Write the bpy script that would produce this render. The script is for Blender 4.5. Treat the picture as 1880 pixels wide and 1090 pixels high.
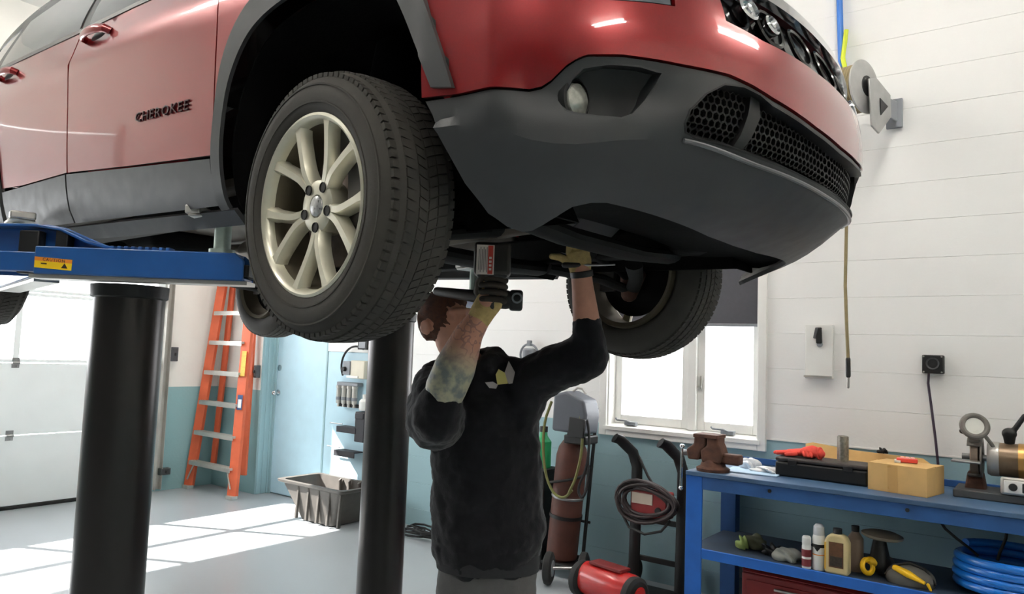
import bpy, bmesh, math, random
from math import sin, cos, pi, radians, sqrt, atan2
from mathutils import Vector, Matrix, Euler
from mathutils.geometry import delaunay_2d_cdt
random.seed(7)
for o in list(bpy.data.objects):
    bpy.data.objects.remove(o)
SC = bpy.context.scene
COL = SC.collection

# ------------------------------------------------------------------ camera
EYE = Vector((0.0, 0.0, 1.55))
YAW, PITCH, ROLL = radians(36.686), radians(4.431), radians(-2.068)
_f = Vector((-sin(YAW)*cos(PITCH), cos(YAW)*cos(PITCH), sin(PITCH)))
_r = Vector((cos(YAW), sin(YAW), 0))
_u = _r.cross(_f)
_r2 = _r*cos(ROLL) - _u*sin(ROLL)
_u2 = _u*cos(ROLL) + _r*sin(ROLL)
cam_data = bpy.data.cameras.new('camera')
cam_data.sensor_width = 36.0
cam_data.lens = 1350.0/1880.0*36.0
cam_data.clip_start = 0.05
cam = bpy.data.objects.new('camera', cam_data)
COL.objects.link(cam)
cam.matrix_world = Matrix(((_r2.x, _u2.x, -_f.x, EYE.x), (_r2.y, _u2.y, -_f.y, EYE.y), (_r2.z, _u2.z, -_f.z, EYE.z), (0, 0, 0, 1)))
SC.camera = cam

# ------------------------------------------------------------------ world, sun, exposure
world = bpy.data.worlds.new('sky')
SC.world = world
world.use_nodes = True
wn = world.node_tree
bg = wn.nodes['Background']
bg.inputs['Color'].default_value = (0.96, 0.98, 1.0, 1)
bg.inputs['Strength'].default_value = 5.5
sun_d = bpy.data.lights.new('sun', 'SUN')
sun_d.energy = 22.0
sun_d.angle = radians(0.6)
sun_d.color = (1.0, 0.95, 0.88)
sun = bpy.data.objects.new('sun', sun_d)
COL.objects.link(sun)
SUN_DIR = Vector((0.89, 0.437, -0.852)).normalized()
sun.rotation_euler = SUN_DIR.to_track_quat('-Z', 'Y').to_euler()
SC.view_settings.view_transform = 'Standard'
SC.view_settings.look = 'None'
SC.view_settings.gamma = 1.0
SC.view_settings.use_curve_mapping = False
SC.view_settings.exposure = 0.72
TUBE_EMIT = 44.0

# ------------------------------------------------------------------ materials
MATS = {}
def s2l(c):
    return tuple(((v/255.0)/12.92 if v/255.0 <= 0.04045 else ((v/255.0+0.055)/1.055)**2.4) for v in c)
def mat(name, rgb, rough=0.5, metal=0.0, vary=0.08, scale=8.0, bump=0.0, bscale=60.0, coat=0.0, spec=0.5, emit=0.0, rvary=0.1, aniso=None, sheen=0.0, dirt=None):
    """rgb in sRGB 0-255; procedural noise varies colour, roughness and relief"""
    if name in MATS:
        return MATS[name]
    m = bpy.data.materials.new(name)
    m.use_nodes = True
    nt = m.node_tree
    b = nt.nodes['Principled BSDF']
    c = s2l(rgb)
    tc = nt.nodes.new('ShaderNodeTexCoord')
    nz = nt.nodes.new('ShaderNodeTexNoise')
    nz.inputs['Scale'].default_value = scale
    nz.inputs['Detail'].default_value = 4.0
    nt.links.new(tc.outputs['Object'], nz.inputs['Vector'])
    rp = nt.nodes.new('ShaderNodeValToRGB')
    rp.color_ramp.elements[0].position = 0.3
    rp.color_ramp.elements[1].position = 0.7
    lo = tuple(max(0, v*(1-vary)) for v in c)
    hi = tuple(min(1, v*(1+vary)) for v in c)
    if dirt is not None:
        lo = s2l(dirt)
    rp.color_ramp.elements[0].color = (*lo, 1)
    rp.color_ramp.elements[1].color = (*hi, 1)
    nt.links.new(nz.outputs['Fac'], rp.inputs['Fac'])
    nt.links.new(rp.outputs['Color'], b.inputs['Base Color'])
    mr = nt.nodes.new('ShaderNodeMapRange')
    mr.inputs['To Min'].default_value = max(0.02, rough-rvary)
    mr.inputs['To Max'].default_value = min(1, rough+rvary)
    nt.links.new(nz.outputs['Fac'], mr.inputs['Value'])
    nt.links.new(mr.outputs['Result'], b.inputs['Roughness'])
    b.inputs['Metallic'].default_value = metal
    b.inputs['Specular IOR Level'].default_value = spec
    b.inputs['Coat Weight'].default_value = coat
    b.inputs['Coat Roughness'].default_value = 0.04
    if sheen:
        b.inputs['Sheen Weight'].default_value = sheen
    if bump > 0:
        n2 = nt.nodes.new('ShaderNodeTexNoise')
        n2.inputs['Scale'].default_value = bscale
        n2.inputs['Detail'].default_value = 5.0
        nt.links.new(tc.outputs['Object'], n2.inputs['Vector'])
        bp = nt.nodes.new('ShaderNodeBump')
        bp.inputs['Strength'].default_value = bump
        bp.inputs['Distance'].default_value = 0.004
        nt.links.new(n2.outputs['Fac'], bp.inputs['Height'])
        nt.links.new(bp.outputs['Normal'], b.inputs['Normal'])
    if emit > 0:
        b.inputs['Emission Color'].default_value = (*c, 1)
        b.inputs['Emission Strength'].default_value = emit
    MATS[name] = m
    return m
def glass_mat(name, tint=(1, 1, 1), reflect=1.0, haze=0.0):
    if name in MATS:
        return MATS[name]
    m = bpy.data.materials.new(name)
    m.use_nodes = True
    nt = m.node_tree
    nt.nodes.clear()
    out = nt.nodes.new('ShaderNodeOutputMaterial')
    tr = nt.nodes.new('ShaderNodeBsdfTransparent')
    tr.inputs['Color'].default_value = (*tint, 1)
    gl = nt.nodes.new('ShaderNodeBsdfGlossy')
    gl.inputs['Roughness'].default_value = 0.03
    lw = nt.nodes.new('ShaderNodeLayerWeight')
    pw = nt.nodes.new('ShaderNodeMath')
    pw.operation = 'POWER'
    pw.inputs[1].default_value = 5.0
    nt.links.new(lw.outputs['Facing'], pw.inputs[0])
    fr = nt.nodes.new('ShaderNodeMath')
    fr.operation = 'MULTIPLY_ADD'
    fr.inputs[1].default_value = 0.95
    fr.inputs[2].default_value = 0.04
    nt.links.new(pw.outputs[0], fr.inputs[0])
    nz = nt.nodes.new('ShaderNodeTexNoise')
    nz.inputs['Scale'].default_value = 3.0
    mm = nt.nodes.new('ShaderNodeMath')
    mm.operation = 'MULTIPLY'
    ma = nt.nodes.new('ShaderNodeMath')
    ma.operation = 'MULTIPLY_ADD'
    ma.inputs[1].default_value = 0.1
    ma.inputs[2].default_value = reflect-0.05
    nt.links.new(nz.outputs['Fac'], ma.inputs[0])
    nt.links.new(fr.outputs[0], mm.inputs[0])
    nt.links.new(ma.outputs[0], mm.inputs[1])
    mx = nt.nodes.new('ShaderNodeMixShader')
    nt.links.new(mm.outputs[0], mx.inputs['Fac'])
    nt.links.new(tr.outputs[0], mx.inputs[1])
    nt.links.new(gl.outputs[0], mx.inputs[2])
    last = mx
    if haze > 0:
        df = nt.nodes.new('ShaderNodeBsdfDiffuse')
        df.inputs['Color'].default_value = (0.5, 0.5, 0.5, 1)
        m2 = nt.nodes.new('ShaderNodeMixShader')
        m2.inputs['Fac'].default_value = haze
        nt.links.new(mx.outputs[0], m2.inputs[1])
        nt.links.new(df.outputs[0], m2.inputs[2])
        last = m2
    nt.links.new(last.outputs[0], out.inputs['Surface'])
    MATS[name] = m
    return m
def band_mat(name, low, high, zsplit, rough=0.55, bump=0.25):
    """wall paint: one colour below a painted line, another above it (object = world height)"""
    if name in MATS:
        return MATS[name]
    m = mat(name, high, rough, vary=0.03, scale=3.0, bump=bump, bscale=40)
    nt = m.node_tree
    b = nt.nodes['Principled BSDF']
    src = b.inputs['Base Color'].links[0].from_socket
    tc = nt.nodes.new('ShaderNodeTexCoord')
    sp = nt.nodes.new('ShaderNodeSeparateXYZ')
    nt.links.new(tc.outputs['Object'], sp.inputs[0])
    gt = nt.nodes.new('ShaderNodeMath')
    gt.operation = 'LESS_THAN'
    gt.inputs[1].default_value = zsplit
    nt.links.new(sp.outputs['Z'], gt.inputs[0])
    mx = nt.nodes.new('ShaderNodeMixRGB')
    nt.links.new(gt.outputs[0], mx.inputs['Fac'])
    nt.links.new(src, mx.inputs['Color1'])
    mx.inputs['Color2'].default_value = (*s2l(low), 1)
    nt.links.new(mx.outputs[0], b.inputs['Base Color'])
    return m

# ------------------------------------------------------------------ mesh helpers
class B:
    def __init__(s):
        s.bm = bmesh.new()
    def box(s, c, size, rot=None, taper=None):
        m = Matrix.Translation(Vector(c))
        if rot is not None:
            m = m @ (rot.to_4x4() if isinstance(rot, Matrix) else Euler(rot).to_matrix().to_4x4())
        vs = []
        for z in (-.5, .5):
            k = taper if (taper and z > 0) else 1.0
            for x, y in ((-.5, -.5), (.5, -.5), (.5, .5), (-.5, .5)):
                vs.append(s.bm.verts.new(m @ Vector((x*size[0]*k, y*size[1]*k, z*size[2]))))
        for f in ((3, 2, 1, 0), (4, 5, 6, 7), (0, 1, 5, 4), (1, 2, 6, 5), (2, 3, 7, 6), (3, 0, 4, 7)):
            s.bm.faces.new([vs[i] for i in f])
        return s
    def span(s, a, b):
        return s.box([(a[i]+b[i])/2 for i in range(3)], [abs(b[i]-a[i]) for i in range(3)])
    def _frame(s, d, ref=None):
        d = Vector(d).normalized()
        ref = Vector(ref) if ref is not None else (Vector((0, 0, 1)) if abs(d.z) < 0.9 else Vector((1, 0, 0)))
        a = (ref - d*ref.dot(d))
        if a.length < 1e-5:
            a = d.orthogonal()
        a.normalize()
        return a, d.cross(a)
    def rings(s, rings, cap0=True, cap1=True, closed=False):
        R = [[s.bm.verts.new(v) for v in r] for r in rings]
        n = len(R[0])
        m = len(R)
        for i in range(m if closed else m-1):
            A, C = R[i], R[(i+1) % m]
            for j in range(n):
                s.bm.faces.new((A[j], A[(j+1) % n], C[(j+1) % n], C[j]))
        if not closed:
            if cap0:
                s.bm.faces.new(list(reversed(R[0])))
            if cap1:
                s.bm.faces.new(R[-1])
        return R
    def cone(s, p0, p1, r0, r1=None, n=16, caps=True):
        p0, p1 = Vector(p0), Vector(p1)
        r1 = r0 if r1 is None else r1
        a, b = s._frame(p1-p0)
        rr = [[p + (a*cos(2*pi*i/n) + b*sin(2*pi*i/n))*r for i in range(n)] for p, r in ((p0, r0), (p1, r1))]
        s.rings(rr, caps, caps)
        return s
    def tube(s, pts, r, n=8, closed=False, ref=None):
        pts = [Vector(p) for p in pts]
        m = len(pts)
        rr = []
        pa = None
        for i, p in enumerate(pts):
            d = (pts[(i+1) % m]-pts[i-1]) if closed else (pts[min(i+1, m-1)]-pts[max(i-1, 0)])
            a, b = s._frame(d, ref if pa is None else pa)
            pa = a
            q = r[i] if isinstance(r, (list, tuple)) else r
            if isinstance(q, (list, tuple)):
                ra, rb = q
            else:
                ra = rb = q
            rr.append([p + a*cos(2*pi*k/n)*ra + b*sin(2*pi*k/n)*rb for k in range(n)])
        s.rings(rr, closed=closed)
        return s
    def limb(s, pts, radii, ref=None, n=18):
        """capped tapering limb, radii scalar or (along ref, across)"""
        pts = [Vector(p) for p in pts]
        P, Q = [], []
        def two(q):
            return q if isinstance(q, (list, tuple)) else (q, q)
        d0 = (pts[0]-pts[1]).normalized()
        d1 = (pts[-1]-pts[-2]).normalized()
        for f in (0.98, 0.8, 0.45):
            k = sqrt(1-f*f)
            q = two(radii[0])
            P.append(pts[0]+d0*min(q)*f)
            Q.append((q[0]*k, q[1]*k))
        for p, q in zip(pts, radii):
            P.append(p)
            Q.append(two(q))
        for f in (0.45, 0.8, 0.98):
            k = sqrt(1-f*f)
            q = two(radii[-1])
            P.append(pts[-1]+d1*min(q)*f)
            Q.append((q[0]*k, q[1]*k))
        return s.tube(P, Q, n, ref=ref)
    def ball(s, c, r, rot=None, u=16, v=10):
        m = Matrix.Translation(Vector(c))
        if rot is not None:
            m = m @ (rot.to_4x4() if isinstance(rot, Matrix) else Euler(rot).to_matrix().to_4x4())
        r = r if isinstance(r, (list, tuple)) else (r, r, r)
        m = m @ Matrix.Diagonal((r[0], r[1], r[2], 1))
        bmesh.ops.create_uvsphere(s.bm, u_segments=u, v_segments=v, radius=1.0, matrix=m)
        return s
    def lathe(s, prof, origin=(0, 0, 0), axis=(0, 0, 1), n=32, closed=False, ref=None):
        """prof: list of (radius, height along axis)"""
        o = Vector(origin)
        d = Vector(axis).normalized()
        a, b = s._frame(d, ref)
        rr = [[o + d*h + (a*cos(2*pi*i/n)+b*sin(2*pi*i/n))*max(r, 1e-4) for i in range(n)] for r, h in prof]
        s.rings(rr, cap0=not closed, cap1=not closed, closed=closed)
        return s
    def prism(s, poly, o, ux, uy, depth):
        """extrude a 2D polygon laid on axes ux, uy from o by vector depth"""
        o, ux, uy, dv = Vector(o), Vector(ux), Vector(uy), Vector(depth)
        A = [s.bm.verts.new(o+ux*x+uy*y) for x, y in poly]
        C = [s.bm.verts.new(v.co+dv) for v in A]
        s.bm.faces.new(list(reversed(A)))
        s.bm.faces.new(C)
        n = len(A)
        for i in range(n):
            s.bm.faces.new((A[i], A[(i+1) % n], C[(i+1) % n], C[i]))
        return s
    def torus(s, c, axis, R, r, n=32, k=8, ref=None, sx=1.0):
        a, b = s._frame(axis, ref)
        c = Vector(c)
        s.tube([c+(a*cos(2*pi*i/n)*sx+b*sin(2*pi*i/n))*R for i in range(n)], r, k, closed=True, ref=axis)
        return s
    def mesh(s, name, smooth=30):
        bmesh.ops.recalc_face_normals(s.bm, faces=s.bm.faces)
        me = bpy.data.meshes.new(name)
        s.bm.to_mesh(me)
        s.bm.free()
        if smooth:
            for p in me.polygons:
                p.use_smooth = True
            me.set_sharp_from_angle(angle=radians(smooth))
        return me
    def obj(s, name, m, parent=None, smooth=30, bevel=0.0, loc=None, bseg=2, solid=None, subsurf=0, remesh=0, smit=0, disp=None):
        me = s.mesh(name, smooth)
        return mkobj(name, me, m, parent, bevel, loc, bseg, solid, subsurf, remesh, smit, disp)
def mkobj(name, me, m, parent=None, bevel=0.0, loc=None, bseg=2, solid=None, subsurf=0, remesh=0, smit=0, disp=None):
    if m is not None and not me.materials:
        me.materials.append(m)
    o = bpy.data.objects.new(name, me)
    COL.objects.link(o)
    if parent is not None:
        o.parent = parent
    if loc is not None:
        o.location = loc
    if remesh:
        md = o.modifiers.new('remesh', 'REMESH')
        md.mode = 'VOXEL'
        md.voxel_size = remesh
        md.use_smooth_shade = True
    if smit:
        md = o.modifiers.new('smooth', 'SMOOTH')
        md.factor = 0.5
        md.iterations = smit
    if disp:
        for sc_, st in disp:
            tx = bpy.data.textures.new(name+'_folds', 'CLOUDS')
            tx.noise_scale = sc_
            md = o.modifiers.new('folds', 'DISPLACE')
            md.texture = tx
            md.strength = st
            md.mid_level = 0.5
            md.texture_coords = 'LOCAL'
    if solid:
        md = o.modifiers.new('thickness', 'SOLIDIFY')
        md.thickness = solid
        md.offset = -1
        md = o.modifiers.new('crisp_edges', 'EDGE_SPLIT')
        md.split_angle = radians(42)
    if bevel:
        md = o.modifiers.new('bevel', 'BEVEL')
        md.width = bevel
        md.segments = bseg
        md.limit_method = 'ANGLE'
        md.angle_limit = radians(40)
    if subsurf:
        md = o.modifiers.new('subd', 'SUBSURF')
        md.levels = subsurf
        md.render_levels = subsurf
    return o
def tag(o, label=None, cat=None, group=None, kind=None):
    if label:
        o['label'] = label
    if cat:
        o['category'] = cat
    if group:
        o['group'] = group
    if kind:
        o['kind'] = kind
    return o
def thing(name, label, cat, loc=(0, 0, 0), rotz=0.0, group=None):
    o = bpy.data.objects.new(name, None)
    o.empty_display_size = 0.1
    COL.objects.link(o)
    o.location = loc
    o.rotation_euler = (0, 0, rotz)
    return tag(o, label, cat, group)
def copy_tree(o, parent=None):
    c = o.copy()
    COL.objects.link(c)
    c.parent = parent
    for ch in o.children:
        copy_tree(ch, c)
    return c
def text_mesh(txt, size, extrude=0.001, align='CENTER', shear=0.0, space=1.0):
    cu = bpy.data.curves.new('lettering', 'FONT')
    cu.body = txt
    cu.size = size
    cu.extrude = extrude
    cu.align_x = align
    cu.align_y = 'CENTER'
    cu.shear = shear
    cu.space_character = space
    cu.resolution_u = 2
    ob = bpy.data.objects.new('lettering', cu)
    COL.objects.link(ob)
    bpy.context.view_layer.update()
    dg = bpy.context.evaluated_depsgraph_get()
    me = bpy.data.meshes.new_from_object(ob.evaluated_get(dg))
    bpy.data.objects.remove(ob)
    bpy.data.curves.remove(cu)
    return me
def pin(poly, x, y):
    r = False
    n = len(poly)
    j = n-1
    for i in range(n):
        xi, yi = poly[i]
        xj, yj = poly[j]
        if (yi > y) != (yj > y) and x < (xj-xi)*(y-yi)/(yj-yi)+xi:
            r = not r
        j = i
    return r
def dens(poly, step, closed=True, sx=1.0):
    out = []
    n = len(poly)
    for i in range(n if closed else n-1):
        a, b = poly[i], poly[(i+1) % n]
        L = sqrt(((b[0]-a[0])*sx)**2+(b[1]-a[1])**2)
        k = max(1, int(math.ceil(L/step)))
        for j in range(k):
            t = j/k
            out.append((a[0]+(b[0]-a[0])*t, a[1]+(b[1]-a[1])*t))
    if not closed:
        out.append(poly[-1])
    return out
def sheet(poly, fn, step, sx=1.0, holes=(), lines=()):
    """triangulated panel: outline poly (with holes) in 2D, mapped by fn(u,v)->Vector; sx scales u to length"""
    V, E = [], []
    def loop(p, closed):
        i0 = len(V)
        d = dens(p, step, closed, sx)
        V.extend(d)
        n = len(d)
        for i in range(n if closed else n-1):
            E.append((i0+i, i0+(i+1) % n))
        return d
    P = loop(poly, True)
    H = [loop(h, True) for h in holes]
    for l in lines:
        loop(l, False)
    allb = list(V)
    u0, u1 = min(p[0] for p in poly), max(p[0] for p in poly)
    v0, v1 = min(p[1] for p in poly), max(p[1] for p in poly)
    nu = int((u1-u0)*sx/step)+1
    nv = int((v1-v0)/step)+1
    cell = {}
    for q in allb:
        cell.setdefault((int(q[0]*sx/step), int(q[1]/step)), []).append(q)
    for i in range(nu+1):
        for j in range(nv+1):
            u = u0+(i+(0.5 if j % 2 else 0))*step/sx
            v = v0+j*step
            if not pin(P, u, v) or any(pin(h, u, v) for h in H):
                continue
            ci, cj = int(u*sx/step), int(v/step)
            near = False
            for a in (-1, 0, 1):
                for b in (-1, 0, 1):
                    for q in cell.get((ci+a, cj+b), ()):
                        if ((q[0]-u)*sx)**2+(q[1]-v)**2 < (0.55*step)**2:
                            near = True
            if not near:
                V.append((u, v))
    vc = [Vector((p[0]*sx, p[1])) for p in V]
    ov, oe, of, _, _, _ = delaunay_2d_cdt(vc, E, [], 0, 1e-7)
    b = B()
    bv = [b.bm.verts.new(fn(v.x/sx, v.y)) for v in ov]
    for f in of:
        cx = sum(ov[i].x for i in f)/len(f)/sx
        cy = sum(ov[i].y for i in f)/len(f)
        if pin(P, cx, cy) and not any(pin(h, cx, cy) for h in H):
            try:
                b.bm.faces.new([bv[i] for i in f])
            except ValueError:
                pass
    loose = [v for v in b.bm.verts if not v.link_faces]
    bmesh.ops.delete(b.bm, geom=loose, context='VERTS')
    return b
def orient(me, ref):
    """make faces look away from point function ref(center)->outward direction"""
    bm = bmesh.new()
    bm.from_mesh(me)
    bm.faces.ensure_lookup_table()
    s = sum(f.normal.dot(ref(f.calc_center_median()))*f.calc_area() for f in bm.faces)
    if s < 0:
        bmesh.ops.reverse_faces(bm, faces=bm.faces)
    bm.to_mesh(me)
    bm.free()
def itp(x, X, Y):
    """monotone smooth interpolation"""
    n = len(X)
    if x <= X[0]:
        return Y[0]
    if x >= X[-1]:
        return Y[-1]
    i = 0
    while x > X[i+1]:
        i += 1
    def dl(k):
        return (Y[k+1]-Y[k])/(X[k+1]-X[k])
    def tan(k):
        if k == 0:
            return dl(0)
        if k == n-1:
            return dl(n-2)
        a, b = dl(k-1), dl(k)
        return 0.0 if a*b <= 0 else 2*a*b/(a+b)
    h = X[i+1]-X[i]
    t = (x-X[i])/h
    return ((2*t**3-3*t**2+1)*Y[i]+(t**3-2*t**2+t)*h*tan(i)+(-2*t**3+3*t**2)*Y[i+1]+(t**3-t**2)*h*tan(i+1))
def lin(x, X, Y):
    if x <= X[0]:
        return Y[0]
    for i in range(len(X)-1):
        if x <= X[i+1]:
            return Y[i]+(Y[i+1]-Y[i])*(x-X[i])/(X[i+1]-X[i])
    return Y[-1]

# ------------------------------------------------------------------ palette
M_white = mat('white_wall_paint', (240, 240, 238), 0.55, vary=0.006, bump=0.25, bscale=45)
M_teal = mat('teal_wall_paint', (152, 184, 192), 0.5, vary=0.015, bump=0.25, bscale=45)
M_sky = mat('pale_blue_paint', (186, 218, 232), 0.45, vary=0.03, bump=0.15, bscale=45)
M_trim = mat('white_trim_paint', (240, 240, 236), 0.4, vary=0.02)
M_floor = mat('grey_floor_paint', (166, 173, 178), 0.34, vary=0.06, scale=1.2, bump=0.06, bscale=30, rvary=0.12)
M_red = mat('metallic_red_paint', (138, 9, 15), 0.30, metal=0.45, vary=0.05, scale=300, coat=1.0, rvary=0.04)
M_clad = mat('grey_grained_plastic', (53, 54, 55), 0.5, vary=0.05, scale=20, bump=0.06, bscale=500)
M_black = mat('black_plastic', (18, 18, 19), 0.5, vary=0.1)
M_gloss = mat('gloss_black_plastic', (14, 14, 15), 0.15, vary=0.1)
M_liner = mat('black_wheel_liner', (9, 9, 9), 0.95, vary=0.2, bump=0.3, bscale=90, spec=0.1)
M_tyre = mat('tyre_rubber', (54, 51, 46), 0.8, vary=0.2, scale=14, bump=0.15, bscale=120)
M_rim = mat('champagne_alloy', (206, 202, 184), 0.33, metal=0.55, vary=0.05, scale=20)
M_steel = mat('bare_steel', (150, 150, 150), 0.35, metal=0.9, vary=0.15, scale=25)
M_rust = mat('rusty_steel', (92, 62, 50), 0.8, metal=0.3, vary=0.35, scale=20, bump=0.4, bscale=60)
M_chrome = mat('chrome', (215, 216, 218), 0.12, metal=1.0, vary=0.03)
M_under = mat('dark_underbody', (13, 13, 13), 0.8, vary=0.3, scale=6, bump=0.3, bscale=50, spec=0.25)
M_liftblue = mat('blue_lift_enamel', (26, 82, 148), 0.35, vary=0.1, scale=9, coat=0.3)
M_column = mat('oily_black_steel', (50, 47, 46), 0.30, metal=0.6, vary=0.06, scale=10, rvary=0.03)
M_bench = mat('worn_blue_enamel', (38, 84, 142), 0.5, vary=0.18, scale=7, bump=0.1)
M_shelf = mat('bright_blue_enamel', (28, 96, 182), 0.45, vary=0.1, scale=9)
M_rubber = mat('black_rubber', (26, 26, 27), 0.7, vary=0.15)
M_white_pl = mat('white_plastic', (232, 232, 228), 0.4, vary=0.02)
M_grey_pl = mat('grey_plastic', (128, 132, 138), 0.45, vary=0.08)
M_card = mat('cardboard', (214, 174, 112), 0.8, vary=0.06, scale=14, bump=0.1)
M_orange = mat('orange_fibreglass', (216, 102, 66), 0.5, vary=0.08)
M_alu = mat('aluminium', (192, 190, 184), 0.4, metal=0.7, vary=0.08)
M_glass = glass_mat('window_glass')

# ================================================================== THE ROOM
NY, WX, CEIL = 4.87, -7.55, 4.6
EX, SY = 4.2, -6.2
def struct(name, b, m, parent=None, **k):
    o = b.obj(name, m, parent, **k)
    if parent is None:
        o['kind'] = 'structure'
    return o
struct('floor', B().span((WX-0.3, SY-0.3, -0.12), (EX+0.3, NY+0.3, 0.0)), M_floor)
struct('ceiling', B().span((WX-0.3, SY-0.3, CEIL), (EX+0.3, NY+0.3, CEIL+0.1)), mat('ceiling_paint', (236, 236, 232), 0.8, vary=0.02))
# north wall: backing (mortar plane) with the window opening, block courses in front
WIN = (-2.705, -1.585, 1.045, 2.40)
M_mortar = band_mat('mortar_paint', (128, 165, 172), (222, 222, 216), 1.0625)
b = B()
b.span((-6.76, NY+0.006, 0), (WIN[0], NY+0.2, CEIL))
b.span((WIN[1], NY+0.006, 0), (EX, NY+0.2, CEIL))
b.span((WIN[0], NY+0.006, 0), (WIN[1], NY+0.2, WIN[2]))
b.span((WIN[0], NY+0.006, WIN[3]), (WIN[1], NY+0.2, CEIL))
wall_n = struct('wall_north', b, M_mortar)
BLK = {}
def block_mesh(L, H, m):
    key = (round(L, 3), round(H, 3), m.name)
    if key not in BLK:
        bb = B()
        cx, cz, d = 0.0, 0.0022, 0.006
        w, h = L/2, H/2
        bb.rings([[Vector((-w, d, -h)), Vector((w, d, -h)), Vector((w, d, h)), Vector((-w, d, h))],
                  [Vector((-w, 0.0016, -h+0.0006)), Vector((w, 0.0016, -h+0.0006)), Vector((w, 0.0016, h-0.0006)), Vector((-w, 0.0016, h-0.0006))],
                  [Vector((-w+cx, 0, -h+cz)), Vector((w-cx, 0, -h+cz)), Vector((w-cx, 0, h-cz)), Vector((-w+cx, 0, h-cz))]])
        me = bb.mesh('block', 0)
        me.materials.append(m)
        BLK[key] = me
    return BLK[key]
CH, BL = 0.2275, 0.455
zk = [1.0625+CH*k for k in range(-5, 13)]
courses = [(0.0, zk[0])]+[(zk[i], zk[i+1]) for i in range(len(zk)-1)]
XL, XR = -5.875, 1.40
WO = (-2.765, -1.53, 0.98, 2.46)
for ci, (z0, z1) in enumerate(courses):
    x = XL-(BL/2 if ci % 2 else 0)
    while x < XR:
        a, c = max(x, XL), min(x+BL, XR)
        x += BL
        rects = [(a, c, z0, z1)]
        if z1 > WO[2] and z0 < WO[3] and c > WO[0] and a < WO[1]:
            rects = [(a, min(c, WO[0]), z0, z1), (max(a, WO[1]), c, z0, z1),
                     (max(a, WO[0]), min(c, WO[1]), z0, min(z1, WO[2])), (max(a, WO[0]), min(c, WO[1]), max(z0, WO[3]), z1)]
        for p, q, za, zb in rects:
            if q-p < 0.012 or zb-za < 0.012:
                continue
            o = bpy.data.objects.new('block', block_mesh(q-p, zb-za, M_teal if z1 < 1.07 else M_white))
            COL.objects.link(o)
            o.parent = wall_n
            o.location = ((p+q)/2, NY, (za+zb)/2)
# plain painted stretch above the door and west of the blocks
b = B().span((-6.75, NY-0.0, 2.16), (XL, NY+0.006, CEIL))
b.span((XL, NY, zk[-1]), (XR, NY+0.006, CEIL)).span((XR, NY, 0), (EX, NY+0.006, CEIL))
struct('trim_1', b, M_white)
# white painted drip line above the wainscot
struct('trim_2', B().span((-1.53, NY-0.006, 1.058), (XR, NY+0.003, 1.068)), M_trim)
# blue side door in the north wall beside the corner
d2 = struct('door_2', B().span((-6.70, NY-0.02, 0.012), (-5.90, NY+0.004, 2.06)), M_sky, bevel=0.004)
for zc in (1.314, 1.053):
    kb = B().cone((-6.655, NY-0.02, zc), (-6.655, NY-0.028, zc), 0.032, n=20)
    if zc < 1.2:
        kb.cone((-6.655, NY-0.028, zc), (-6.655, NY-0.06, zc), 0.012).ball((-6.655, NY-0.075, zc), 0.028)
    kb.obj('door_knob' if zc < 1.2 else 'deadbolt', M_chrome, d2)
b = B().span((-6.75, NY-0.03, 0), (-6.70, NY+0.004, 2.11)).span((-5.90, NY-0.03, 0), (-5.875, NY+0.004, 2.11)).span((-6.70, NY-0.03, 2.06), (-5.90, NY+0.004, 2.16))
struct('trim_3', b, M_teal, bevel=0.004)
# corner chase between west and north walls
struct('wall_chase', B().span((WX, 4.69, 0), (-6.752, NY+0.2, CEIL)), band_mat('chase_paint', (138, 176, 180), (233, 232, 226), 1.075))
b = B().span((-6.752, 4.692, 0), (-6.742, NY, 2.3))
for y0 in (4.70, 4.76, 4.82):
    b.span((-6.742, y0, 0), (-6.734, y0+0.03, 2.2))
struct('trim_4', b, M_teal, bevel=0.003)
# west wall around the overhead door
DY0, DY1, DZ = -0.62, 4.03, 3.30
b = B().span((WX-0.2, DY1, 0), (WX, 4.70, CEIL)).span((WX-0.2, SY, 0), (WX, DY0, CEIL)).span((WX-0.2, DY0, DZ), (WX, DY1, CEIL))
struct('wall_west', b, band_mat('west_paint', (138, 176, 180), (233, 232, 226), 1.075))
# south wall behind the camera, unseen, greyed to darken the car's reflections; east wall
b = B()
bays = []
xs = [WX-0.2]+[v for p in bays for v in p]+[EX+0.2]
for i in range(0, len(xs), 2):
    b.span((xs[i], SY-0.2, 0), (xs[i+1], SY, CEIL))
for p, q in bays:
    b.span((p, SY-0.2, 3.3), (q, SY, CEIL)).span((p, SY-0.2, 0), (q, SY, 0.7))
    for z in (1.35, 2.0, 2.65):
        b.span((p, SY-0.15, z-0.04), (q, SY-0.08, z+0.04))
    for k in range(1, 4):
        xx = p+(q-p)*k/4
        b.span((xx-0.03, SY-0.15, 0.7), (xx+0.03, SY-0.08, 3.3))
struct('wall_south', b, mat('dimmed_wall_paint', (136, 138, 140), 0.6, vary=0.05, scale=2))
struct('wall_east', B().span((EX, SY, 0), (EX+0.2, NY+0.2, CEIL)), band_mat('east_paint', (138, 176, 180), (233, 232, 226), 1.075))

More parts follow.
